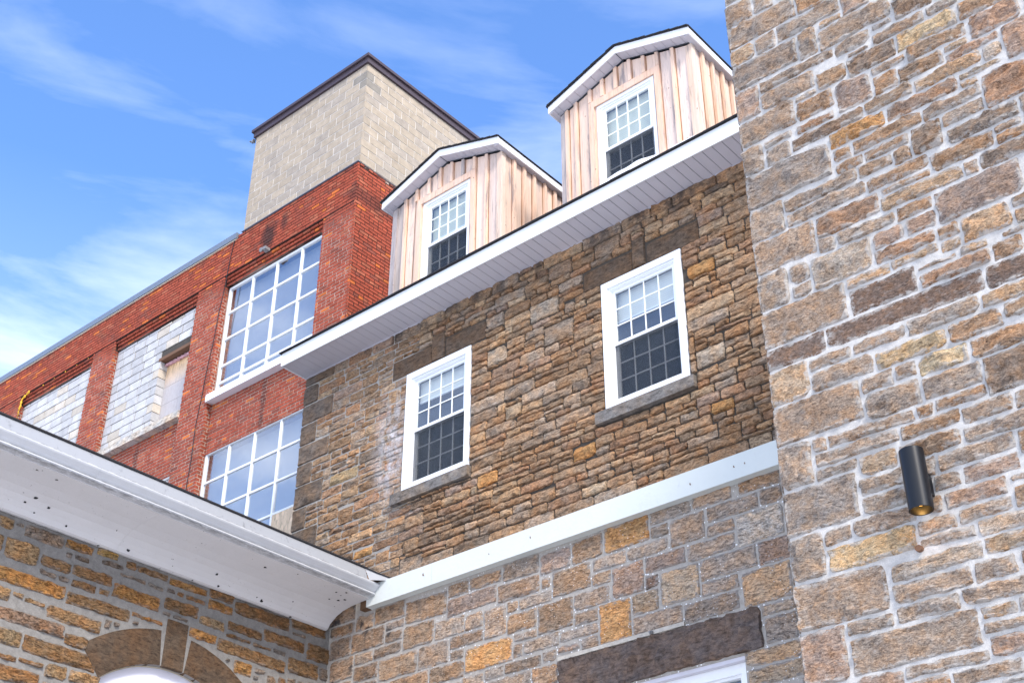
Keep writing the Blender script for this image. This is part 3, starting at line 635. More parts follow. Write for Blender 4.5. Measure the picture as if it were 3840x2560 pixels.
for r in pack(-13.68, -5.6, 3.6, 6.87, fixed + [r for r, _ in lowst] + [(-9.56, -7.6, 5.37, 5.44)], [.12, .17, .22, .26], (1.3, 2.6), 0.032, minw=0.11, minh=0.06):
    lowst.append((r, random.choice('gggbbtpd')))
allst = [(size_key(WM, r) * (1 if seen(WM.w((r[0] + r[1]) / 2, (r[2] + r[3]) / 2, 0)) and (r[0] + r[1]) / 2 < -6.3 else 0.01), r, c, up) for up, L in ((1, stones), (0, lowst)) for r, c in L]
allst.sort(key=lambda t: -t[0])
rest = {0: MB(), 1: MB()}
for n_, (k_, r, c, up) in enumerate(allst):
    t_ = tint(c, .2)
    t_ = (t_[0] * 1.16, t_[1] * 1.10, t_[2] * 1.02) if up else (t_[0] * 1.22, t_[1] * 1.20, t_[2] * 1.18)
    left = r[0] < -12.3
    bl = (0.018 if left else 0.034) if up else 0.020
    mb = MB() if n_ < 300 else rest[up]
    stone_geo(mb, WM, r[0], r[1], r[2], r[3], t_, bulge=bl, rough=0.017 if up else 0.010, cell=0.042, edge=0.011, lip=0.003 if left or not up else 0.012)
    if n_ < 300: mb.build('stone', M['upper' if up else 'lower'], B, smooth=True)
rest[1].build('small_stones', M['upper'], B, smooth=True, kind='stuff')
rest[0].build('small_stones', M['lower'], B, smooth=True, kind='stuff')
boxobj('mortar_patch', WM, -9.56, -7.75, 5.378, 5.425, 0.0, 0.03, M['m_cream'], B)
boxobj('brown_board', WM, -12.985, -12.858, 6.86, 7.00, 0.0, 0.10, M['brown'], B)
# sash windows
dh_window(B, WM, *win[0], 0.100, 10.00, M['blind'], 'left of the two wall windows, blind half lowered')
dh_window(B, WM, *win[1], 0.100, 9.86, M['blind'], 'right of the two wall windows, blind half lowered')
# ground floor window, only its head in the picture
gw = thing('window', (-8.2, 12.08, 2.6), B, label='white framed window under the wide dark lintel')
b = MB(); b.ring(WM, bw[0], bw[1], bw[2], bw[3] - .045, 0.11, -0.18, -0.08); b.ring(WM, bw[0] + .11, bw[1] - .11, bw[2] + .11, bw[3] - .155, .03, -.19, -.115); b.build('frame', M['white'], gw)
boxobj('head_flashing', WM, bw[0], bw[1], bw[3] - .044, bw[3], -0.18, -0.01, M['soffit'], gw)
boxobj('pane', WM, bw[0] + .14, bw[1] - .14, bw[2] + .14, bw[3] - .186, -0.17, -0.165, M['glass'], gw)
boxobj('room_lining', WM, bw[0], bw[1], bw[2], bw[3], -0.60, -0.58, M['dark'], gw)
# white metal band between the storeys
tr = thing('metal_band', (-9, 11.94, 6.87), B)
prev = -12.85
for s_ in (-11.615, -4.3):
    boxobj('band_section', WM, prev, s_ - .002, 6.866, 7.172, 0.0, 0.116, M['trim'], tr); prev = s_ + .002
b = MB()
for s_, z_ in ((-10.595, 7.018), (-7.475, 7.006), (-6.876, 7.031), (-6.732, 7.027), (-9.898, 7.047), (-11.772, 7.058)):
    q = random.uniform(.010, .020); b.box(WM, s_ - q * .5, s_ + q * .5, z_ - q, z_ + q * .6, .1155, .1175); b.box(WM, s_ - q * .2, s_ + q, z_ - q * 1.5, z_ - q * .8, .1158, .1172)
b.build('rust_marks', M['oldwood'], tr, kind='stuff')
AB = thing('anchor_bolt', (-8.18, 11.96, 5.39), None, label='small dark anchor bolt on the mortar just above the wide dark lintel', category='bolt')
b = MB(); b.box(WM, -8.20, -8.165, 5.375, 5.41, .0, .06); b.box(WM, -8.193, -8.172, 5.382, 5.403, .06, .085); b.build('bolt', M['metalgrey'], AB)
# eave
ev = thing('eave', (-9.5, 11.45, 11.33), B)
prev = -14.77
for s_ in (-13.20, -11.64, -8.77, -4.1):
    boxobj('fascia_board', Wall('F', 11.45), prev, s_ - .0015, 11.325, 11.562, -0.02, 0.0, M['fascia'], ev); prev = s_ + .0015
boxobj('end_board', Wall('F', 11.47), -14.77, -14.755, 11.325, 11.56, -0.52, -0.001, M['fascia'], ev)
u = -14.752; k = 0
while u < -5.0:
    boxobj('soffit_panel', WM, u, u + .142, 11.338, 11.346, 0.012, 0.528, M['soffit'], ev); u += .150
boxobj('soffit_backing', WM, -14.75, -4.1, 11.352, 11.362, 0.001, 0.529, M['flash'], ev)
boxobj('soffit_track', WM, -14.75, -4.1, 11.325, 11.337, 0.0, 0.022, M['soffit'], ev)
# main roof
b = MB(); sl = 0.56
def roofpt(x, v, dz=0.0): return (x, v, 11.566 + sl * (v - 11.42) + dz)
b.add([roofpt(-14.80, 11.42), roofpt(-4.1, 11.42), roofpt(-4.1, 17.3), roofpt(-14.80, 17.3), roofpt(-14.80, 11.42, .012), roofpt(-4.1, 11.42, .012), roofpt(-4.1, 17.3, .012), roofpt(-14.80, 17.3, .012)],
      [(0, 3, 2, 1), (4, 5, 6, 7), (0, 1, 5, 4), (1, 2, 6, 5), (2, 3, 7, 6), (3, 0, 4, 7)])
b.build('roof', M['shingle'], B)
# shingle tabs along the drip edge
b = MB(); u = -14.80
while u < -4.3:
    l_ = random.uniform(.26, .34); b.box(Wall('F', 11.42), u, u + l_ - .006, 11.564 + random.uniform(-.003, .002), 11.578, -0.25, 0.012 + random.uniform(0, .008)); u += l_
b.build('roof_edge_shingles', M['shingle'], B)
# snow left on the roof edge
def snow(name, u0, u1, h, v0, v1, label, zb=None):
    b = MB(); nx, ny = 26, 7; vs = []
    for j in range(ny + 1):
        for i in range(nx + 1):
            x = u0 + (u1 - u0) * i / nx; v = v0 + (v1 - v0) * j / ny; e = math.sin(math.pi * i / nx) ** 0.6 if 0 < i < nx else 0; f = math.sin(math.pi * j / ny) ** 0.5 if 0 < j < ny else 0
            vs.append((x, v, 11.600 + sl * (v - 11.42) + h * e * f * (1 + .35 * noise.noise(Vector((x * 4, v * 4, h * 99)))) - .004))
    fs = [(j * (nx + 1) + i, j * (nx + 1) + i + 1, (j + 1) * (nx + 1) + i + 1, (j + 1) * (nx + 1) + i) for j in range(ny) for i in range(nx)]
    b.add(vs, fs); return b.build(name, M['snow'], None, smooth=True, label=label, category='snow')
snow('snow_drift', -8.35, -7.25, 0.16, 11.44, 11.93, 'white snow heaped below the window of the right dormer')
snow('snow_drift', -7.30, -6.60, 0.075, 11.43, 11.90, 'thin white snow left on the eave under the right dormer corner')
snow('snow_drift', -11.35, -10.2, 0.030, 11.42, 11.80, 'thin rim of snow on the eave under the left dormer corner')

# ---- dormers
def dormer(u0, u1, bats, sbats, wx, trimx, label, blind_to, wl_label):
    D = thing('dormer', ((u0 + u1) / 2, VM, 12.0), B, label=label)
    WF = Wall('F', VM); WS = Wall('U', u1)
    um = (u0 + u1) / 2; ze, zp = 13.855, 14.255; zb = 11.75
    top = lambda x: ze + (zp - ze) * (1 - abs(x - um) / ((u1 - u0) / 2))
    cut0, cut1, ctop = wx[0] - .005, wx[1] + .005, wx[3] + .005
    # boards of the front, clipped under the gable
    ed = [u0] + bats + [u1]
    def wcol(p=None):
        q = random.random() if p is None else p
        if q < .72: k = random.uniform(.84, 1.1); return (.72 * k, .55 * k, .44 * k)
        if q < .88: k = random.uniform(.9, 1.1); return (.64 * k, .52 * k, .45 * k)
        return (.38, .33, .30)
    def bcol(): k = random.uniform(.88, 1.1); return (.70 * k, .50 * k, .37 * k)
    def fboard(name, a, c, o0, o1, zlo, col, gap=0.0):
        b = MB(); P = []
        for o in (o0, o1):
            P += [WF.w(a, zlo, o), WF.w(c, zlo, o), WF.w(c, top(c) - gap, o)]
            if a < um < c: P.append(WF.w(um, zp - gap, o))
            P.append(WF.w(a, top(a) - gap, o))
        n = len(P) // 2
        b.add(P, [tuple(range(n, 2 * n)), tuple(range(n - 1, -1, -1))] + [(i, (i + 1) % n, n + (i + 1) % n, n + i) for i in range(n)], col)
        b.build(name, M['wood'], D)
    for i in range(len(ed) - 1):
        a, c = ed[i], ed[i + 1] - .003
        if c <= cut0 or a >= cut1: fboard('board', a, c, -.02, 0.0, zb, wcol())
        elif a < cut0: fboard('board', a, cut0 - .002, -.02, 0.0, zb, wcol()); fboard('board', cut0, c, -.02, 0.0, ctop, wcol(.5))
        elif c > cut1: fboard('board', cut1 + .002, c, -.02, 0.0, zb, wcol()); fboard('board', a, cut1, -.02, 0.0, ctop, wcol(.5))
        else: fboard('board', a, c, -.02, 0.0, ctop, wcol(.5))
    tw = 0.095
    for x in bats:
        hid = trimx[0] - .02 < x < trimx[1] + .02
        if trimx[0] - .03 < x < trimx[0] + .06 or trimx[1] - .06 < x < trimx[1] + .03:
            fboard('batten', x - .028, x + .028, .001, .040, trimx[3] + .001, bcol()); continue
        fboard('batten', x - .028, x + .028, .001, .040, trimx[3] + .001 if hid else zb, wcol(.97) if random.random() < .10 else bcol())
    for x in bats:  # dark strips paint the battens' shadow line on the boards, partly as wood stain
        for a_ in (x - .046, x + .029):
            if a_ > u0 + .11 and a_ < u1 - .09 and not (trimx[0] < a_ < trimx[1]): fboard('shade_stain_strip', a_, a_ + .016, .0005, .0025, zb, (.30, .15, .075))
            elif trimx[0] < a_ < trimx[1]: fboard('shade_stain_strip', a_, a_ + .016, .0005, .0025, trimx[3] + .001, (.34, .17, .08))
    fboard('corner_board', u0, u0 + .10, .001, .026, zb, (.34, .31, .31))
    b = MB(); b.box(WF, u1 - .085, u1, zb, top(u1 - .04) - .01, .001, .018, (.62, .47, .36)); b.build('corner_board', M['wood'], D)
    # rough trim round the window
    for nm, q in (('window_trim', (trimx[0], trimx[0] + tw, zb, trimx[3] - .0)), ('window_trim', (trimx[1] - tw, trimx[1], zb, trimx[3] + .0)), ('window_trim', (trimx[0] + tw + .001, trimx[1] - tw - .001, trimx[3] - .125, trimx[3]))):
        b = MB(); b.box(WF, q[0], q[1], q[2], q[3], .001, .034, (.70, .48, .35)); b.build(nm, M['wood'], D)
    # side boards
    sb = [VM + .001] + sbats; x = sbats[-1]
    while x < 15.2: x += random.uniform(.24, .27); sb.append(x)
    for i in range(len(sb) - 1):
        b = MB(); b.box(WS, sb[i], sb[i + 1] - .003, zb, ze, -.02, 0.0, wcol()); b.build('board', M['wood'], D)
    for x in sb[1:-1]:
        b = MB(); b.box(WS, x - .028, x + .028, zb, ze, .001, .045, bcol()); b.box(WS, x - .050, x - .029, zb, ze, .0005, .0025, (.26, .13, .065)); b.box(WS, x + .029, x + .036, zb, ze, .0005, .0025, (.26, .13, .065)); b.build('batten', M['wood'], D)  # thin dark strips either side paint in the batten's shade, partly stained wood
    b = MB(); b.box(WS, VM - .017, VM + .075, zb, ze, .001, .022, (.66, .54, .44)); b.build('corner_board', M['wood'], D)
    # carcass (hidden side)
    b = MB(); b.box(Wall('F', 12.03), u0, u1 - .021, 11.75, ze - .01, -3.2, -0.6); b.box(Wall('F', 12.06), u0 + .001, u0 + .02, 11.75, ze - .01, -.5, 0); b.build('side_wall', M['oldwood'], D)
    # roof: two slabs, fascias, rake soffit panels
    f = 11.80; r0, r1 = u0 - .10, u1 + .105; rm = (r0 + r1) / 2; te, tp = 13.985, 14.43
    for sgn, ra, rb in ((1, r0, rm), (-1, rm, r1)):
        za, zc = (te, tp) if sgn > 0 else (tp, te)
        n = 9; b = MB()
        P = [(ra, f - .03, za), (rb, f - .03, zc), (rb, 15.6, zc), (ra, 15.6, za)]
        P2 = [(p[0], p[1], p[2] + .014) for p in P]
        if sgn > 0: P[0] = (ra - .02, P[0][1], za - .007); P[3] = (ra - .02, 15.6, za - .007); P2[0] = (ra - .02, P2[0][1], za + .010); P2[3] = (ra - .02, 15.6, za + .010)
        else: P[1] = (rb + .02, P[1][1], zc - .007); P[2] = (rb + .02, 15.6, zc - .007); P2[1] = (rb + .02, P2[1][1], zc + .010); P2[2] = (rb + .02, 15.6, zc + .010)
        b.add(P + P2, [(0, 3, 2, 1), (4, 5, 6, 7), (0, 1, 5, 4), (1, 2, 6, 5), (2, 3, 7, 6), (3, 0, 4, 7)])
        # ragged shingle courses at the rake
        for i in range(n):
            x0, x1 = ra + (rb - ra) * i / n, ra + (rb - ra) * (i + 1) / n; q0, q1 = za + (zc - za) * i / n, za + (zc - za) * (i + 1) / n
            up_, dn = (.026, .044) if sgn > 0 else (.044, .026)
            if sgn > 0: up_, dn = .022, .011
            else: up_, dn = .011, .022
            yy = f - .036 - random.uniform(0, .01)
            b.add([(x0, yy, q0 + .004), (x1, yy, q1 + .004), (x1, yy, q1 + dn), (x0, yy, q0 + up_), (x0, yy + .3, q0 + .004), (x1, yy + .3, q1 + .004), (x1, yy + .3, q1 + dn), (x0, yy + .3, q0 + up_)],
                  [(0, 1, 2, 3), (3, 2, 6, 7), (0, 4, 5, 1), (0, 3, 7, 4), (1, 5, 6, 2)])
        b.build('roof', M['shingle'], D)
        b = MB(); zt = -.002; fh = .130
        P = [(ra, f, za - fh), (rb, f, zc - fh), (rb, f, zc + zt), (ra, f, za + zt)]
        b.add(P + [(p[0], p[1] + .02, p[2]) for p in P], [(0, 1, 2, 3), (4, 7, 6, 5), (0, 4, 5, 1), (1, 5, 6, 2), (2, 6, 7, 3), (3, 7, 4, 0)]); b.build('fascia_board', M['fascia'], D)
        L = abs(rb - ra) - .02; nn_ = int(L / .145)
        for i in range(nn_):
            x0 = ra + (.012 if sgn > 0 else 0) + L * i / nn_; x1 = x0 + L / nn_ - .006
            q = lambda x: za + (zc - za) * (x - ra) / (rb - ra) - .118
            b = MB(); P = [(x0, f + .021, q(x0)), (x1, f + .021, q(x1)), (x1, VM + .0, q(x1)), (x0, VM + .0, q(x0))]
            b.add(P + [(p[0], p[1], p[2] + .006) for p in P], [(0, 3, 2, 1), (4, 5, 6, 7), (0, 1, 5, 4), (1, 2, 6, 5), (2, 3, 7, 6), (3, 0, 4, 7)]); b.build('soffit_panel', M['soffit'], D)
        b = MB(); P = [(ra + .01, f + .021, za - .100), (rb - .01, f + .021, zc - .100), (rb - .01, VM + .05, zc - .100), (ra + .01, VM + .05, za - .100)]
        b.add(P, [(0, 1, 2, 3)]); b.build('soffit_backing', M['flash'], D)
    # eave fascias along the sides and their soffits
    for x0, x1, sx0, sx1 in ((r0, r0 + .018, r0 + .019, u0 - .001), (r1 - .018, r1, u1 + .001, r1 - .019)):
        b = MB(); b.box(Wall('F', f + .021), x0, x1, te - .130, te - .010, -3.75, 0); b.build('fascia_board', M['fascia'], D)
        b = MB(); b.box(Wall('F', f + .021), sx0, sx1, te - .126, te - .118, -3.75, 0); b.build('soffit_panel', M['soffit'], D)
    dh_window(B, Wall('F', VM - .0), wx[0], wx[1], wx[2], wx[3], 0.045, blind_to, M['blind2'], wl_label, bo=0.008, rail=12.79)
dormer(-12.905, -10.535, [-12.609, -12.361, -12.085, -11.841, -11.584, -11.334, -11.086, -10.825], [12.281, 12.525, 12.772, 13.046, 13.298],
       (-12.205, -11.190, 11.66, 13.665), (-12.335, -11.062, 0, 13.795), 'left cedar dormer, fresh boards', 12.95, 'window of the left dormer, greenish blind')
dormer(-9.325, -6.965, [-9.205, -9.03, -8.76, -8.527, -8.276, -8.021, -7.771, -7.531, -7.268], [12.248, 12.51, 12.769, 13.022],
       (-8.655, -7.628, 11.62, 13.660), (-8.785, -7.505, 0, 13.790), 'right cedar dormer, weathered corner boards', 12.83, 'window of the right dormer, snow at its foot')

# ================================================================== red brick building
VR = 12.83; WR = Wall('F', VR); UR = -14.885; WRU = Wall('U', UR)
RB = thing('red_brick_building', (-22, 15, -1.6), None, label='old red brick factory with big white-gridded windows and two bays filled with grey blocks', category='building')
bays = [(-18.69, -15.77), (-22.40, -19.56), (-26.08, -23.22)]
br_items = []
def rtint():
    q = random.random(); k = random.uniform(.86, 1.12)
    if q < .76: return (.345 * k, .076 * k, .042 * k)
    if q < .90: return (.37 * k, .110 * k, .062 * k)
    if q < .95: return (.26 * k, .075 * k, .05 * k)
    return (.56 * k, .15 * k, .04 * k)
def lay(wl, s0, s1, z0, z1, o, L=.215, H=.0755, jt=.011, phase=0.0, header=False, dark=1.0):
    n0 = math.floor(z0 / H); z = n0 * H; r_ = n0
    while z < z1 - .012:
        a, c = max(z + jt / 2, z0), min(z + H - jt / 2, z1)
        if c - a > .02:
            step = (.108 if header or r_ % 6 == 0 else L) + jt
            x = math.floor(s0 / step) * step + (step * .5 if r_ % 2 else 0) + phase - step
            while x < s1:
                p, q = max(x + jt / 2, s0), min(x + step - jt / 2, s1)
                if q - p > .03:
                    t_ = rtint(); br_items.append((wl, p, q, a, c, o - .03, o + random.uniform(-.002, .003), tuple(v * dark for v in t_)))
                x += step
        z += H; r_ += 1
lay(WR, -28.6, UR, 15.692, 16.52, 0.0)
lay(WR, -18.45, UR, 16.52, 16.61, 0.0)
piers = [(-15.77, UR), (-19.56, -18.69), (-23.22, -22.40), (-28.6, -26.08)]
for a, c in piers: lay(WR, a, c, 9.0, 15.690, -0.012)
for a, c in bays:
    lay(WR, a, c, 15.615, 15.690, -0.035); lay(WR, a, c, 15.540, 15.614, -0.060, header=True); lay(WR, a, c, 15.462, 15.539, -0.092)
    lay(WR, a, c, 11.66 if a > -19 else 11.58, 12.74, -0.125)
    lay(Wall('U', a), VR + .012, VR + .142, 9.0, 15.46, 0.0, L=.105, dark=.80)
lay(WRU, VR + .002, VR + 3.2, 11.6, 16.56, 0.0)
br_items.sort(key=lambda t: -size_key(t[0], t[1:5]) * (1 if seen(t[0].w(t[1], t[3], 0)) and t[3] > 11.5 else .001))
restb = MB()
for i, (wl, p, q, a, c, o0, o1, t_) in enumerate(br_items):
    if i < 300: mb = MB(); mb.brick(wl, p, q, a, c, o0, o1, t_, j=.002); mb.build('brick', M['brick'], RB)
    else: restb.brick(wl, p, q, a, c, o0, o1, t_, j=.002)
restb.build('bricks', M['brick'], RB, kind='stuff')
b = MB()
for a, c in piers: b.box(WR, a + (.006 if a > -28 else 0), c - .006, -1.6, 15.690, -.40, -.018)
b.box(WR, -28.6, UR - .008, 15.691, 16.52, -.40, -.007); b.box(WR, -18.44, UR - .008, 16.521, 16.61, -.40, -.007)
for a, c in bays:
    b.box(WR, a + .001, c - .001, 15.47, 15.689, -.39, -.097); b.box(WR, a + .001, c - .001, 11.66 if a > -19 else 11.585, 12.74, -.39, -.132)
b.box(Wall('U', UR), VR + .41, VR + 4.5, -1.6, 16.55, -.4, -.007); b.box(Wall('U', UR), VR + .02, VR + .409, 9.0, 16.5, -.012, -.0065)
for a, c in bays:
    for z in (-1.6,): b.box(WR, a, c, z, 9.0, -.39, -.10)
b.build('mortar_wall', M['m_brick'], RB)
b = MB(); b.box(WR, -28.6, -15.3, 16.3, 16.5, -9, -.41); b.build('flat_roof', M['shingle'], RB)
# parapet flashing
b = MB(); b.box(WR, -28.6, -18.43, 16.522, 16.665, -.42, .045); b.build('parapet_coping', M['flash'], RB)
b = MB(); b.box(WR, -28.6, -18.45, 16.500, 16.521, -.02, .022); b.build('parapet_edge', M['cream'], RB)
b = MB(); b.box(WR, -18.30, UR + .02, 16.612, 16.628, -.02, .030); b.build('flashing', M['flash'], RB)
# crumbling top course of the right face
b = MB()
for i in range(26):
    s = VR + .05 + i * .115; b.brick(WRU, s, s + random.uniform(.07, .11), 16.56 + random.uniform(-.01, 0), 16.60 + random.uniform(-.02, .015), -.03, random.uniform(-.01, .02), (.42, .30, .25) if random.random() < .3 else rtint(), j=.008)
b.build('broken_top_course', M['brick'], RB)
# large gridded windows
def big_window(a, c, z0, z1, mull, trans, osb=None, label=None):
    wn = thing('window', ((a + c) / 2, VR + .14, z0), RB)
    if label: wn['label'] = label
    o1 = -.14
    b = MB(); b.ring(WR, a, c, z0, z1, .045, o1 - .06, o1); b.build('frame', M['white'], wn)
    for x in mull: boxobj('mullion', WR, x - .021, x + .021, z0 + .046, z1 - .046, o1 - .05, o1 - .006, M['white'], wn)
    X = [a + .046] + [v for x in mull for v in (x - .0215, x + .0215)] + [c - .046]
    for z in trans:
        for i in range(0, len(X), 2): boxobj('transom', WR, X[i], X[i + 1], z - .019, z + .019, o1 - .05, o1 - .008, M['white'], wn)
    Z = [z0 + .046] + [v for z in sorted(trans) for v in (z - .0195, z + .0195)] + [z1 - .046]
    for i in range(0, len(X), 2):
        for j in range(0, len(Z), 2):
            if osb and i // 2 == osb[0] and j // 2 <= osb[1]:
                boxobj('osb_board', WR, X[i], X[i + 1], Z[j], Z[j + 1] + .02, o1 - .04, o1 - .012, M['osb'], wn); continue
            # every pane sits a hair differently in its putty
            b = MB(); t1, t2 = random.uniform(-.0006, .0006), random.uniform(-.0006, .0006)
            q = [WR.w(X[i], Z[j], o1 - .03 + t1), WR.w(X[i + 1], Z[j], o1 - .03 - t1), WR.w(X[i + 1], Z[j + 1], o1 - .03 - t2), WR.w(X[i], Z[j + 1], o1 - .03 + t2)]
            b.add(q + [v + Vector((0, .005, 0)) for v in q], [(0, 1, 2, 3), (7, 6, 5, 4), (0, 4, 5, 1), (1, 5, 6, 2), (2, 6, 7, 3), (3, 7, 4, 0)]); b.build('pane', M['bigglass'], wn)
    boxobj('window_backing', WR, a, c, z0, z1, o1 - .22, o1 - .20, M['bigback'], wn)
big_window(-18.66, -15.775, 12.90, 15.455, (-17.93, -17.21, -16.48), (14.835, 14.205, 13.585, 13.20), label='upper large window with reflected sky')
big_window(-18.67, -15.775, 8.5, 11.69, (-17.985, -17.265, -16.545), (11.055, 10.425, 9.80, 9.18), osb=(3, 1), label='lower large window with one pane boarded over')
boxobj('sill', WR, -18.69, -15.77, 12.742, 12.898, -.15, .035, M['white'], RB, label='white window sill')
boxobj('sill', WR, -22.41, -19.54, 12.742, 12.895, -.15, .035, M['sill'], RB, c=(.46, .43, .38), label='worn concrete window sill')
# block infill
def infill(a, c, z0, z1, hole=None, H=.203, L=.405, zr=None):
    o1 = -.125; z = z1; r_ = 0
    while z > z0 + .03:
        zb_ = max(z - H, z0); x = a - (L / 2 if r_ % 2 else .12)
        if r_ == 0: zb_ = z - .07
        while x < c:
            p, q = max(x + .007, a + .003), min(x + L - .007, c - .003)
            if q - p > .04:
                segs = [(p, q)]
                if hole and zb_ < hole[3] - .02 and z > hole[2] + .02:
                    segs = []
                    if p < hole[0]: segs.append((p, min(q, hole[0])))
                    if q > hole[1]: segs.append((max(p, hole[1]), q))
                for p_, q_ in segs:
                    if q_ - p_ < .03: continue
                    k = random.uniform(.80, 1.04); t_ = (.54 * k, .535 * k, .535 * k) if random.random() < .85 else (.58 * k, .52 * k, .44 * k)
                    b = MB(); b.brick(WR, p_, q_, zb_ + .006, z - .006, o1 - (.20 if hole and abs(q_ - hole[0]) < .01 else .05), o1 + random.uniform(-.004, .004), t_, j=.002); b.build('concrete_block', M['gblock'], RB)
            x += L
        z = zb_; r_ += 1
    if hole:
        holes_wall(WR, a + .002, c - .002, z0, z1, [(hole[0] - .04, hole[1] + .01, hole[2], hole[3])], o1 - .19, o1 - .012).build('infill_mortar', M['m_grey'], RB)
    else: boxobj('infill_mortar', WR, a + .002, c - .002, z0, z1, o1 - .19, o1 - .012, M['m_grey'], RB)
niche = (-20.70, -19.56, 12.90, 14.62)
infill(-22.40, -19.56, 12.90, 15.46, niche)
infill(-26.08, -23.22, 11.5, 15.46)
infill(-22.40, -19.56, 9.0, 11.58)
boxobj('timber_lintel', WR, -20.76, -19.565, 14.545, 14.62, -.30, -.118, M['oldwood'], RB)
zz = [12.901, 13.20, 13.55, 13.97, 14.50]
for i in range(4):
    for a, c in ((-20.69, -20.14), (-20.136, -19.565)): boxobj('osb_panel', WR, a, c, zz[i], zz[i + 1] - .006, -.325, -.305, M['osb2'], RB)
b = MB()
for i in range(9):
    x = -20.66 + i * .125
    b_ = []
    for k in range(8):
        for j in range(4):
            th, ph = k * math.pi / 4, (j + .5) * math.pi / 4; b_.append(WR.w(x + .075 * math.sin(ph) * math.cos(th), 14.50 + .035 * math.sin(ph) * math.sin(th) + random.uniform(-.01, .01), -.27 + .05 * math.cos(ph)))
    b.add(b_, [(k * 4 + j, ((k + 1) % 8) * 4 + j, ((k + 1) % 8) * 4 + j + 1, k * 4 + j + 1) for k in range(8) for j in range(3)])
b.build('pink_foam_strip', M['pink'], RB, smooth=True)
# yellow expanding foam dripped down a pier
b = MB()
def blobs(b, pts, wl):
    for (s, z, o, r) in pts:
        vs = []
        for k in range(8):
            for j in range(5):
                th, ph = k * math.pi / 4, j * math.pi / 4; q = r * (1 + .3 * noise.noise(Vector((s * 9 + k, z * 9, j))))
                vs.append(wl.w(s + q * math.sin(ph) * math.cos(th), z + q * math.sin(ph) * math.sin(th), o + q * .6 * math.cos(ph)))
        b.add(vs, [(k * 5 + j, ((k + 1) % 8) * 5 + j, ((k + 1) % 8) * 5 + j + 1, k * 5 + j + 1) for k in range(8) for j in range(4)])
pts = [(-25.75 - i * .030, 15.72 - (i * .012), -.01, random.uniform(.02, .045)) for i in range(9)] + [(-26.02 - i * .004 + random.uniform(-.012, .012), 15.60 - i * .045, -.005, random.uniform(.6, 1.2) * (.042 - i * .0022)) for i in range(13)]
pts += [(-23.3 - i * .11, 15.66 + random.uniform(-.01, .01), -.005, random.choice((.010, .018, .012))) for i in range(18) if i % 4 == 1]
blobs(b, pts, WR); b.build('yellow_foam', M['foam'], RB, smooth=True)

# broken flood lamp on the brick wall
FL = thing('flood_lamp', (-17.36, VR - .10, 15.66), None, label='small grey flood lamp on the red brick wall below a soot stain', category='lamp')
b = MB(); b.box(WR, -17.42, -17.30, 15.67, 15.73, 0.0, .12); b.box(WR, -17.385, -17.335, 15.73, 15.76, 0.0, .05); b.build('bracket', M['metalgrey'], FL)
b = MB(); n = 12; P = []
for rr, zz_, yy in ((.03, 15.70, .10), (.055, 15.685, .14), (.075, 15.655, .21), (.07, 15.65, .215)):
    for k in range(n): th = 2 * math.pi * k / n; P.append(WR.w(-17.43 + .7 * rr * math.cos(th), zz_ + .03 + rr * .55 * math.sin(th), yy * .6 + rr * .2 * math.sin(th)))
b.add(P, [(r_ * n + k, r_ * n + (k + 1) % n, (r_ + 1) * n + (k + 1) % n, (r_ + 1) * n + k) for r_ in range(3) for k in range(n)] + [tuple(range(3 * n, 4 * n))]); b.build('lamp_head', M['metalgrey'], FL, smooth=True)
# cable stapled to the pier
def tube(name, pts, r, mat, parent=None, **pr):
    b = MB(); n = 6; P = []
    for i, p in enumerate(pts):
        p = Vector(p); d = (Vector(pts[min(i + 1, len(pts) - 1)]) - Vector(pts[max(i - 1, 0)])).normalized()
        a = d.orthogonal().normalized(); c = d.cross(a)
        for k in range(n): th = 2 * math.pi * k / n; P.append(p + r * (a * math.cos(th) + c * math.sin(th)))
    b.add(P, [(i * n + k, i * n + (k + 1) % n, (i + 1) * n + (k + 1) % n, (i + 1) * n + k) for i in range(len(pts) - 1) for k in range(n)]); return b.build(name, mat, parent, smooth=True, **pr)
tube('cable', [(-18.52 - .38 * min(1, (16.5 - z) / 4) + .012 * math.sin(z * 5), VR - .012, z) for z in [16.5 - i * .35 for i in range(22)]], .008, M['black'], label='thin black cable running down the red brick pier', category='cable')
AN = thing('cable_anchor', (-18.45, 12.92, 19.20), None, label='tiny wire anchor at the left edge of the tan block tower', category='cable anchor')
b = MB(); wa = Wall('F', 12.92); b.box(wa, -18.56, -18.30, 19.235, 19.250, -.01, .01); b.box(wa, -18.53, -18.51, 19.20, 19.29, -.02, .02); b.box(wa, -18.48, -18.46, 19.19, 19.28, -.03, .03); b.box(wa, -18.60, -18.565, 19.27, 19.285, -.03, .03); b.build('bracket', M['metalgrey'], AN)
if False: tube('wire', [(-18.55 - .9 * t, 12.92 - .5 * t, 19.27 + .55 * t - .3 * t * (1 - t)) for t in [i / 8 * 4 for i in range(9)]], .0022, M['metalgrey'], AN)

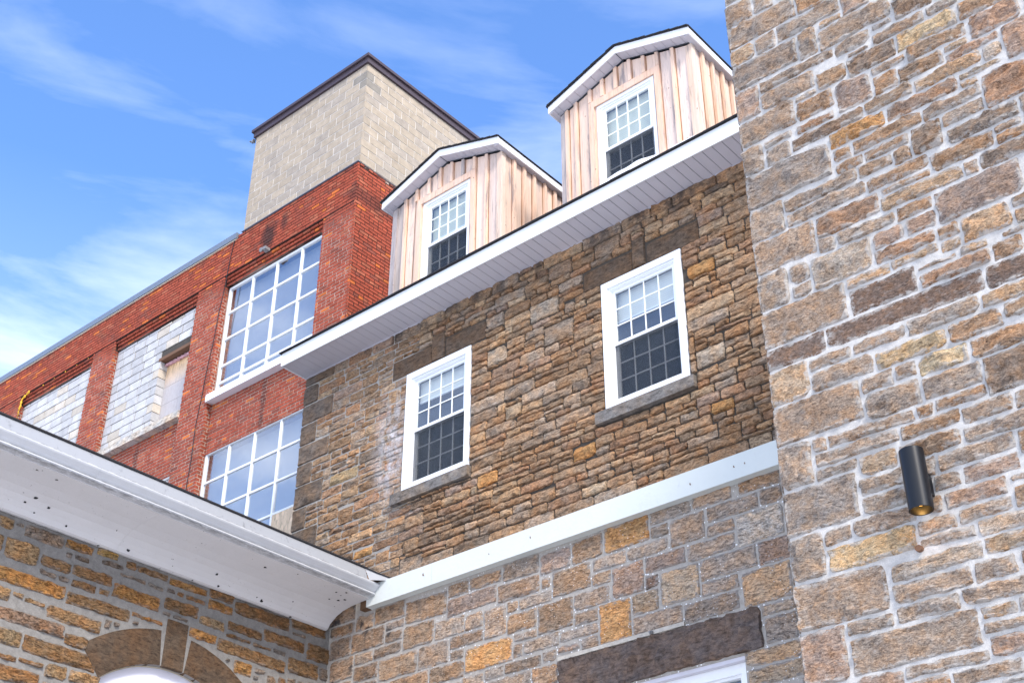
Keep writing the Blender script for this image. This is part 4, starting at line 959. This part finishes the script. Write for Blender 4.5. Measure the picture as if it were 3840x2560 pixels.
# ================================================================== tan block tower on the roof
BT = thing('block_tower', (-16.6, 14.5, 16.62), None, label='tan concrete block tower with brown coping standing on the red brick building', category='building')
VB, UB = 12.845, -14.868; WB = Wall('F', VB); WBU = Wall('U', UB)
zb0, zt0 = 16.630, 19.180; nC = 13; H = (zt0 - zb0) / nC * 1.0
for wl, s0, s1 in ((WB, -18.295, UB), (WBU, VB + .002, VB + 5.2)):
    for r_ in range(nC):
        x = (s1 if wl is WB else s0); sg = -1 if wl is WB else 1; first = True
        while (x > s0 + .02 if sg < 0 else x < s1 - .02):
            L = .405 if not (first and (r_ % 2 == (0 if wl is WB else 1))) else .200
            x2 = x + sg * L; p, q = (max(x2, s0), x) if sg < 0 else (x, min(x2, s1))
            k = random.uniform(.94, 1.06); d = .42
            t_ = (.385 * k, .320 * k, .245 * k) if random.random() < .72 else (.355 * k, .305 * k, .25 * k)
            corner_ = (abs(q - UB) < .01 if sg < 0 else abs(p - s0) < .01)
            if corner_ and r_ in (10, 11): t_ = (.25, .225, .19)
            jb = .005
            b = MB(); b.brick(wl, p + (jb if not (sg > 0 and first) else 0), q - (jb if not (sg < 0 and first) else 0), zb0 + r_ * H + jb, zb0 + (r_ + 1) * H - jb, -.05, random.uniform(-.001, .002), t_, j=.0012); b.build('block', M['block'], BT)
            x = x2; first = False
b = MB(); b.box(WB, -18.29, UB - .006, zb0, zt0, -5.2, -.004); b.build('mortar_core', M['m_block'], BT)
for z0, z1, e, n_ in ((zt0 - .004, zt0 + .13, .045, 'coping_fascia'), (zt0 + .131, zt0 + .20, .085, 'coping_cap')):
    b = MB(); b.box(WB, -18.295 - e, UB + e, z0, z1, -5.25, e); b.build(n_, M['coping'], BT)

# ================================================================== left stone wing with the cove eave
UL = -13.69; WL = Wall('U', UL)
LW = thing('stone_wing', (-16, 8, -1.6), None, label='low orange-brown stone wing with white cove eave, gutter and arched opening', category='building')
ac, az, ri, ro = 9.46, 4.035, 1.515, 1.955
b = MB(); n = 24; JW = ri * math.cos(R(48.2)); JZ = az + ri * math.sin(R(48.2))
# wall slab with a straight-jambed opening under a segmental arch
b.box(WL, 2.0, ac - JW, -1.6, 6.76, -.45, 0.0); b.box(WL, ac + JW, 11.999, -1.6, 6.76, -.45, 0.0); b.box(WL, ac - JW, ac + JW, -1.6, 2.0, -.45, 0.0)
for i in range(n):
    a0, a1 = R(131.8) - R(83.6) * i / n, R(131.8) - R(83.6) * (i + 1) / n
    p0, p1 = (ac + ri * math.cos(a0), az + ri * math.sin(a0)), (ac + ri * math.cos(a1), az + ri * math.sin(a1))
    v = [WL.w(p0[0], p0[1], 0), WL.w(p1[0], p1[1], 0), WL.w(p1[0], 6.76, 0), WL.w(p0[0], 6.76, 0), WL.w(p0[0], p0[1], -.2), WL.w(p1[0], p1[1], -.2)]
    b.add(v, [(0, 1, 2, 3), (4, 5, 1, 0)])
b.build('mortar_wall', M['m_wing'], LW)
def arch_piece(name, a0, a1, r0, r1, o1, col, mat='dressed', flat_top=None, key=False):
    b = MB(); n = max(3, int((a1 - a0) / .06)); rr = 6; vs = []
    for i in range(n + 1):
        a = a0 + (a1 - a0) * i / n
        for j in range(rr + 1):
            r = r0 + (r1 - r0) * j / rr; e = i in (0, n) or j in (0, rr)
            x, z = ac + r * math.cos(a), az + r * math.sin(a)
            if e: x += .004 * noise.noise(Vector((x * 20, z * 20, 1))); z += .004 * noise.noise(Vector((x * 20, z * 20, 5)))
            vs.append(WL.w(x, z, .003 if e else o1 + .006 * noise.noise(Vector((x * 9, z * 9, 3)))))
    W = rr + 1; fs = [(i * W + j, i * W + j + 1, (i + 1) * W + j + 1, (i + 1) * W + j) for i in range(n) for j in range(rr)]
    # soffit of the arch stone
    k = len(vs); 
    for i in range(n + 1):
        a = a0 + (a1 - a0) * i / n; vs.append(WL.w(ac + r0 * math.cos(a), az + r0 * math.sin(a), -.18))
    fs += [(k + i, i * W, (i + 1) * W, k + i + 1) for i in range(n)]
    b.add(vs, fs, col); return b.build(name, M[mat], LW, smooth=True)
AD = (.088, .060, .040)
kh = math.asin(.168 / ri)
for nm, a0, a1 in (('arch_stone', R(90) + kh + .008, R(131.5)), ('arch_stone', R(48.5), R(90) - kh - .008)):
    arch_piece(nm, a0, a1, ri, ro, .018, AD)
b = MB(); stone_geo(b, WL, ac - .163, ac + .163, az + ri - .02, 6.150, (.092, .064, .043), bulge=.03, rough=.006, cell=.06, edge=.003, straight=True); b.build('keystone', M['dressed'], LW, smooth=True)
b = MB(); P = [WL.w(ac + (ri + .01) * math.cos(R(48) + R(84) * i / 24), az + (ri + .01) * math.sin(R(48) + R(84) * i / 24), -.10) for i in range(25)]
P += [WL.w(ac - JW - .01, 2.0, -.10), WL.w(ac + JW + .01, 2.0, -.10)]
b.add(P + [p + Vector((-.02, 0, 0)) for p in P], [tuple(range(27)), tuple(range(53, 26, -1))]); b.build('arch_panel', M['panel'], LW)
b = MB(); n = 24
for i in range(n):
    a0, a1 = R(48.3) + R(83.4) * i / n, R(48.3) + R(83.4) * (i + 1) / n; v = []
    for a in (a0, a1):
        for r in (ri - .016 + .006 * noise.noise(Vector((a * 6, 0, 0))), ri + .002): v.append(WL.w(ac + r * math.cos(a), az + r * math.sin(a), -.085))
    b.add(v, [(0, 1, 3, 2)])
b.build('sealant_bead', M['cream'], LW)
wst = [(r[:4], r[4]) for r in parse(WING)]
def not_arch(s, z):
    d = math.hypot(s - ac, z - az)
    an = math.degrees(math.atan2(z - az, s - ac))
    if d < ro + .02 and 46.5 < an < 133.5: return False
    if abs(s - ac) < JW + .02 and z < JZ + .1: return False
    return not (abs(s - ac) < .19 and z < 6.17)
wst = [(r, c) for r, c in wst if r[0] > 6.0]
for r in pack(3.2, 11.98, 3.4, 6.72, [r for r, _ in wst], [.10, .14, .19], (1.2, 2.6), .045, minw=.09, minh=.05, inside=not_arch): wst.append((r, random.choice('ggtbbdk')))
def rc(r):  # stones that run into the arch are trimmed to it
    return r
for r, c in sorted(wst, key=lambda t: -size_key(WL, t[0])):
    t_ = tint(c); q = {'b': (.92, .76, .54), 't': (.90, .80, .62), 'o': (.90, .80, .62), 'y': (1.1, .9, .5)}.get(c, (.85, .85, .85)); t_ = tuple(a * b2 for a, b2 in zip(t_, q))
    mb = MB(); stone_geo(mb, WL, r[0], r[1], r[2], r[3], t_, bulge=.034, rough=.024, cell=.040, edge=.014, lip=.001); mb.build('stone', M['wing'], LW, smooth=True)
# cove cornice, gutter and roof edge: profiles (u, z) drawn out along the wall
def extrude(name, prof, v0, v1, mat, closed=False, smooth=True, parent=LW, segs=1, **pr):
    b = MB(); n = len(prof); P = []
    for k in range(segs + 1):
        v = v0 + (v1 - v0) * k / segs
        for i, (x, z) in enumerate(prof): P.append((x, v, z + (.004 * noise.noise(Vector((v * .7, i * .02, 3))) if segs > 1 else 0)))
    fs = []
    for k in range(segs):
        for i in range(n if closed else n - 1): fs.append((k * n + i, (k + 1) * n + i, (k + 1) * n + (i + 1) % n, k * n + (i + 1) % n))
    if closed: fs += [tuple(range(n)), tuple(range((segs + 1) * n - 1, segs * n - 1, -1))]
    b.add(P, fs); return b.build(name, mat, parent, smooth=smooth, **pr)
cove = [(-12.78, 6.972), (-12.95, 6.968), (-13.15, 6.955), (-13.32, 6.925), (-13.43, 6.885), (-13.51, 6.835), (-13.565, 6.79), (-13.60, 6.735), (-13.64, 6.722), (-13.70, 6.735), (-13.70, 7.05), (-12.78, 7.05)]
sc = [4.0, 6.15, 8.35, 11.15, 11.885]
for i in range(len(sc) - 1): extrude('cove_panel', cove, sc[i], sc[i + 1] - .002, M['cove'], closed=True, smooth=False, segs=1)
b = MB()
for t_, vv in ((.515, .5264), (.5011, .5277), (.5385, .5418), (.5076, .5174), (.5105, .54), (.499, .6261), (.5, .6756), (.4932, .5948), (.5082, .7271), (.5004, .7781), (.4988, .7841), (.5343, .784), (.5458, .5105), (.4922, .5043), (.4928, .6428), (.4933, .8225), (.5365, .8876), (.5418, .8949), (.5101, .8241), (.53, .885), (.522, .88), (.538, .881), (.5275, .872), (.5335, .8935), (.497, .73), (.4935, .70), (.50, .56)):
    for i in range(1, 9):
        (x0, z0), (x1, z1) = cove[i - 1], cove[i]
        ta, tb_ = z0 / -x0, z1 / -x1
        if tb_ <= t_ <= ta:
            f = (ta - t_) / max(1e-6, ta - tb_); x, z = x0 + (x1 - x0) * f, z0 + (z1 - z0) * f; v = vv * -x
            dx, dz = x1 - x0, z1 - z0; L_ = math.hypot(dx, dz); dx, dz = dx / L_, dz / L_; nx_, nz_ = -dz, dx
            if nz_ > 0: nx_, nz_ = -nx_, -nz_
            q = random.uniform(.008, .024); P = [(x + nx_ * .003, v, z + nz_ * .003)]
            for k in range(8):
                rr = q * random.uniform(.5, 1.1); a = k * math.pi / 4; P.append((x + dx * rr * math.cos(a) + nx_ * .0025, v + 1.3 * rr * math.sin(a), z + dz * rr * math.cos(a) + nz_ * .0025))
            b.add(P, [(0, k + 1, (k + 1) % 8 + 1) for k in range(8)])
            break
b.build('paint_chips', M['shingle'], LW, kind='stuff')
gut = [(-12.80, 6.976), (-12.690, 6.990), (-12.672, 7.006), (-12.672, 7.022), (-12.690, 7.028), (-12.678, 7.045), (-12.655, 7.068), (-12.628, 7.088), (-12.605, 7.104), (-12.594, 7.120), (-12.596, 7.138), (-12.612, 7.146), (-12.626, 7.140), (-12.626, 7.128), (-12.80, 7.10)]
gs = [4.0, 7.35, 10.72, 11.88]
for i in range(len(gs) - 1): extrude('gutter', gut, gs[i], gs[i + 1] - .0015, M['gutter'], closed=True, smooth=False)
extrude('gutter_cover', [(-12.64, 7.141), (-12.70, 7.29), (-12.725, 7.345), (-12.80, 7.345), (-12.80, 7.11)], 4.0, 11.70, M['cover'], closed=True, smooth=False)
extrude('roof_edge', [(-12.705, 7.347), (-12.705, 7.368), (-12.95, 7.44), (-12.95, 7.40), (-12.80, 7.347)], 4.0, 11.72, M['shingle'], closed=True, smooth=False)
b = MB(); b.add([(-12.62, 11.70, 7.145), (-12.722, 11.70, 7.345), (-12.47, 11.99, 7.205), (-12.40, 11.99, 7.165), (-12.80, 11.99, 7.36)], [(0, 3, 2, 1), (1, 2, 4)]); b.build('valley_flashing', M['cover'], LW)
tube('valley_edge', [(-12.722, 11.68, 7.358), (-12.60, 11.82, 7.285), (-12.465, 11.99, 7.215)], .010, M['shingle'], LW)
b = MB(); b.add([(-12.95, 2.0, 7.42), (-12.95, 12.0, 7.42), (-17.0, 12.0, 8.45), (-17.0, 2.0, 8.45)], [(0, 1, 2, 3)]); b.add([(-17.0, 2.0, 8.44), (-17.0, 12.0, 8.44), (-21.0, 12.0, 7.2), (-21.0, 2.0, 7.2)], [(0, 1, 2, 3)]); b.build('roof', M['shingle'], LW)
boxobj('end_wall', Wall('F', 2.0), -20.5, -13.70, -1.6, 7.0, -.4, 0, M['m_wing'], LW)

# ================================================================== right stone tower
VT = 8.0; WT = Wall('F', VT); UT = -4.24
TW = thing('stone_tower', (-1, 10, -1.6), None, label='tall grey-brown rock-faced stone block wall with pale mortar at the right', category='building')
b = MB(); b.box(WT, UT + .012, 4.0, -1.6, 10.3, -9.0, 0.0); b.build('mortar_wall', M['m_tower'], TW)
boxobj('coping', WT, UT - .03, 4.05, 10.301, 10.45, -9.0, .06, M['dressed'], TW, c=(.3, .27, .24))
tst = [[list(r[:4]), r[4]] for r in parse(TOWER)]
for t in tst:
    if t[0][0] <= UT + .01: t[0][0] = UT
lq = sorted([t[0] for t in tst if t[0][0] <= UT + .01], key=lambda r: r[2])
for i in range(len(lq) - 1):           # quoins stand one on another
    gp = lq[i + 1][2] - lq[i][3]
    if gp < .2: mdl = (lq[i + 1][2] + lq[i][3]) / 2; lq[i][3] = mdl - .012; lq[i + 1][2] = mdl + .012
for r in pack(UT, -0.6, 1.9, 9.9, [t[0] for t in tst], [.075, .10, .13, .17, .22], (1.6, 4.2), .030, grid=.018, minw=.10, minh=.035): tst.append([list(r), random.choice('gggggbtprdk')])
tst.sort(key=lambda t: -size_key(WT, t[0]) * (1 if seen(WT.w(t[0][0], t[0][2], 0), 1.2) else .01))
resm = MB()
for i, (r, c) in enumerate(tst):
    t_ = tuple(v * q for v, q in zip(tint(c, .10), (1.26, 1.22, 1.18))); ln = r[0] <= UT + .01
    mb = MB() if i < 300 else resm
    big = (r[1] - r[0]) * (r[3] - r[2]) > .05
    stone_geo(mb, WT, r[0], r[1], r[2], r[3], t_, bulge=(.010 if c == 'D' else .026 if not big else .036), rough=(.006 if c == 'D' else .016 if not big else .026), cell=.036, edge=.012, lip=.001, straight=ln)
    if i < 300: mb.build('quoin' if ln else 'stone', M['tower'], TW, smooth=True)
resm.build('small_stones', M['tower'], TW, smooth=True, kind='stuff')
# returns of the quoins round the corner
b = MB()
for r in lq: b.box(Wall('F', VT), UT - .004, UT + .05, r[2] + .004, r[3] - .004, -.35, -.002, tint('g'))
b.build('quoin_returns', M['tower'], TW)
# drilled hole under the lamp
b = MB(); n = 10; P = [WT.w(-3.275 + .026 * math.cos(2 * math.pi * k / n), 3.655 + .022 * math.sin(2 * math.pi * k / n), .034) for k in range(n)] + [WT.w(-3.275 + .026 * math.cos(2 * math.pi * k / n), 3.655 + .022 * math.sin(2 * math.pi * k / n), -.0) for k in range(n)]
b.add(P, [(k, (k + 1) % n, n + (k + 1) % n, n + k) for k in range(n)] + [tuple(range(n))]); b.build('drilled_hole', M['oldwood'], TW)

# ================================================================== wall lamp
WLm = thing('wall_lamp', (-3.162, 7.86, 3.83), None, label='black cylinder wall lamp glowing amber below, on the pale mortared stone wall', category='lamp')
def cyl(b, cx, cy, r, z0, z1, n=40, inner=None, cap=(True, True), bev=.006):
    P = []
    rings = [(r - bev, z0), (r, z0 + bev), (r, z1 - bev), (r - bev, z1)]
    for rr, z in rings: P += [(cx + rr * math.cos(2 * math.pi * k / n), cy + rr * math.sin(2 * math.pi * k / n), z) for k in range(n)]
    fs = [(q * n + k, q * n + (k + 1) % n, (q + 1) * n + (k + 1) % n, (q + 1) * n + k) for q in range(3) for k in range(n)]
    b.add(P, fs)
cxl, cyl_, rl = -3.162, 7.858, .0835; z0l, z1l = 3.853, 4.300
b = MB(); n = 48
prof = [(rl - .012, z0l + .10), (rl - .010, z0l + .002), (rl - .008, z0l), (rl - .002, z0l), (rl, z0l + .002), (rl, z1l - .002), (rl - .002, z1l), (rl - .008, z1l), (rl - .010, z1l - .002), (rl - .012, z1l - .10)]
P = [(cxl + rr * math.cos(2 * math.pi * k / n), cyl_ + rr * math.sin(2 * math.pi * k / n), z) for rr, z in prof for k in range(n)]
b.add(P, [(q * n + k, q * n + (k + 1) % n, (q + 1) * n + (k + 1) % n, (q + 1) * n + k) for q in range(len(prof) - 1) for k in range(n)] + [tuple(range(n)), tuple(range(len(prof) * n - 1, (len(prof) - 1) * n - 1, -1))])
b.build('lamp_body', M['black'], WLm, smooth=True)
b = MB(); n = 24; rr = .052
P = [(cxl + rr * math.cos(2 * math.pi * k / n) * q, cyl_ + rr * math.sin(2 * math.pi * k / n) * q, z) for q, z in ((1, z0l + .094), (1, z0l + .06), (.8, z0l + .052)) for k in range(n)]
b.add(P, [(q * n + k, q * n + (k + 1) % n, (q + 1) * n + (k + 1) % n, (q + 1) * n + k) for q in range(2) for k in range(n)] + [tuple(range(2 * n, 3 * n))]); b.build('bulb', M['bulb'], WLm, smooth=True)
b = MB(); b.box(WT, -3.222, -3.102, 3.985, 4.140, .030, .064); b.box(WT, -3.215, -3.109, 3.992, 4.133, .0, .030); b.build('backplate', M['black'], WLm)
pl = bpy.data.lights.new('lamp_light', 'POINT'); pl.energy = .3; pl.color = (1, .6, .2); pl.shadow_soft_size = .02
po = bpy.data.objects.new('lamp_light', pl); COL.objects.link(po); po.parent = WLm; po.location = Vector((cxl, cyl_, z0l + .035)) - Vector(WLm['_w'])

for o in list(bpy.data.objects):
    if '_w' in o: del o['_w']
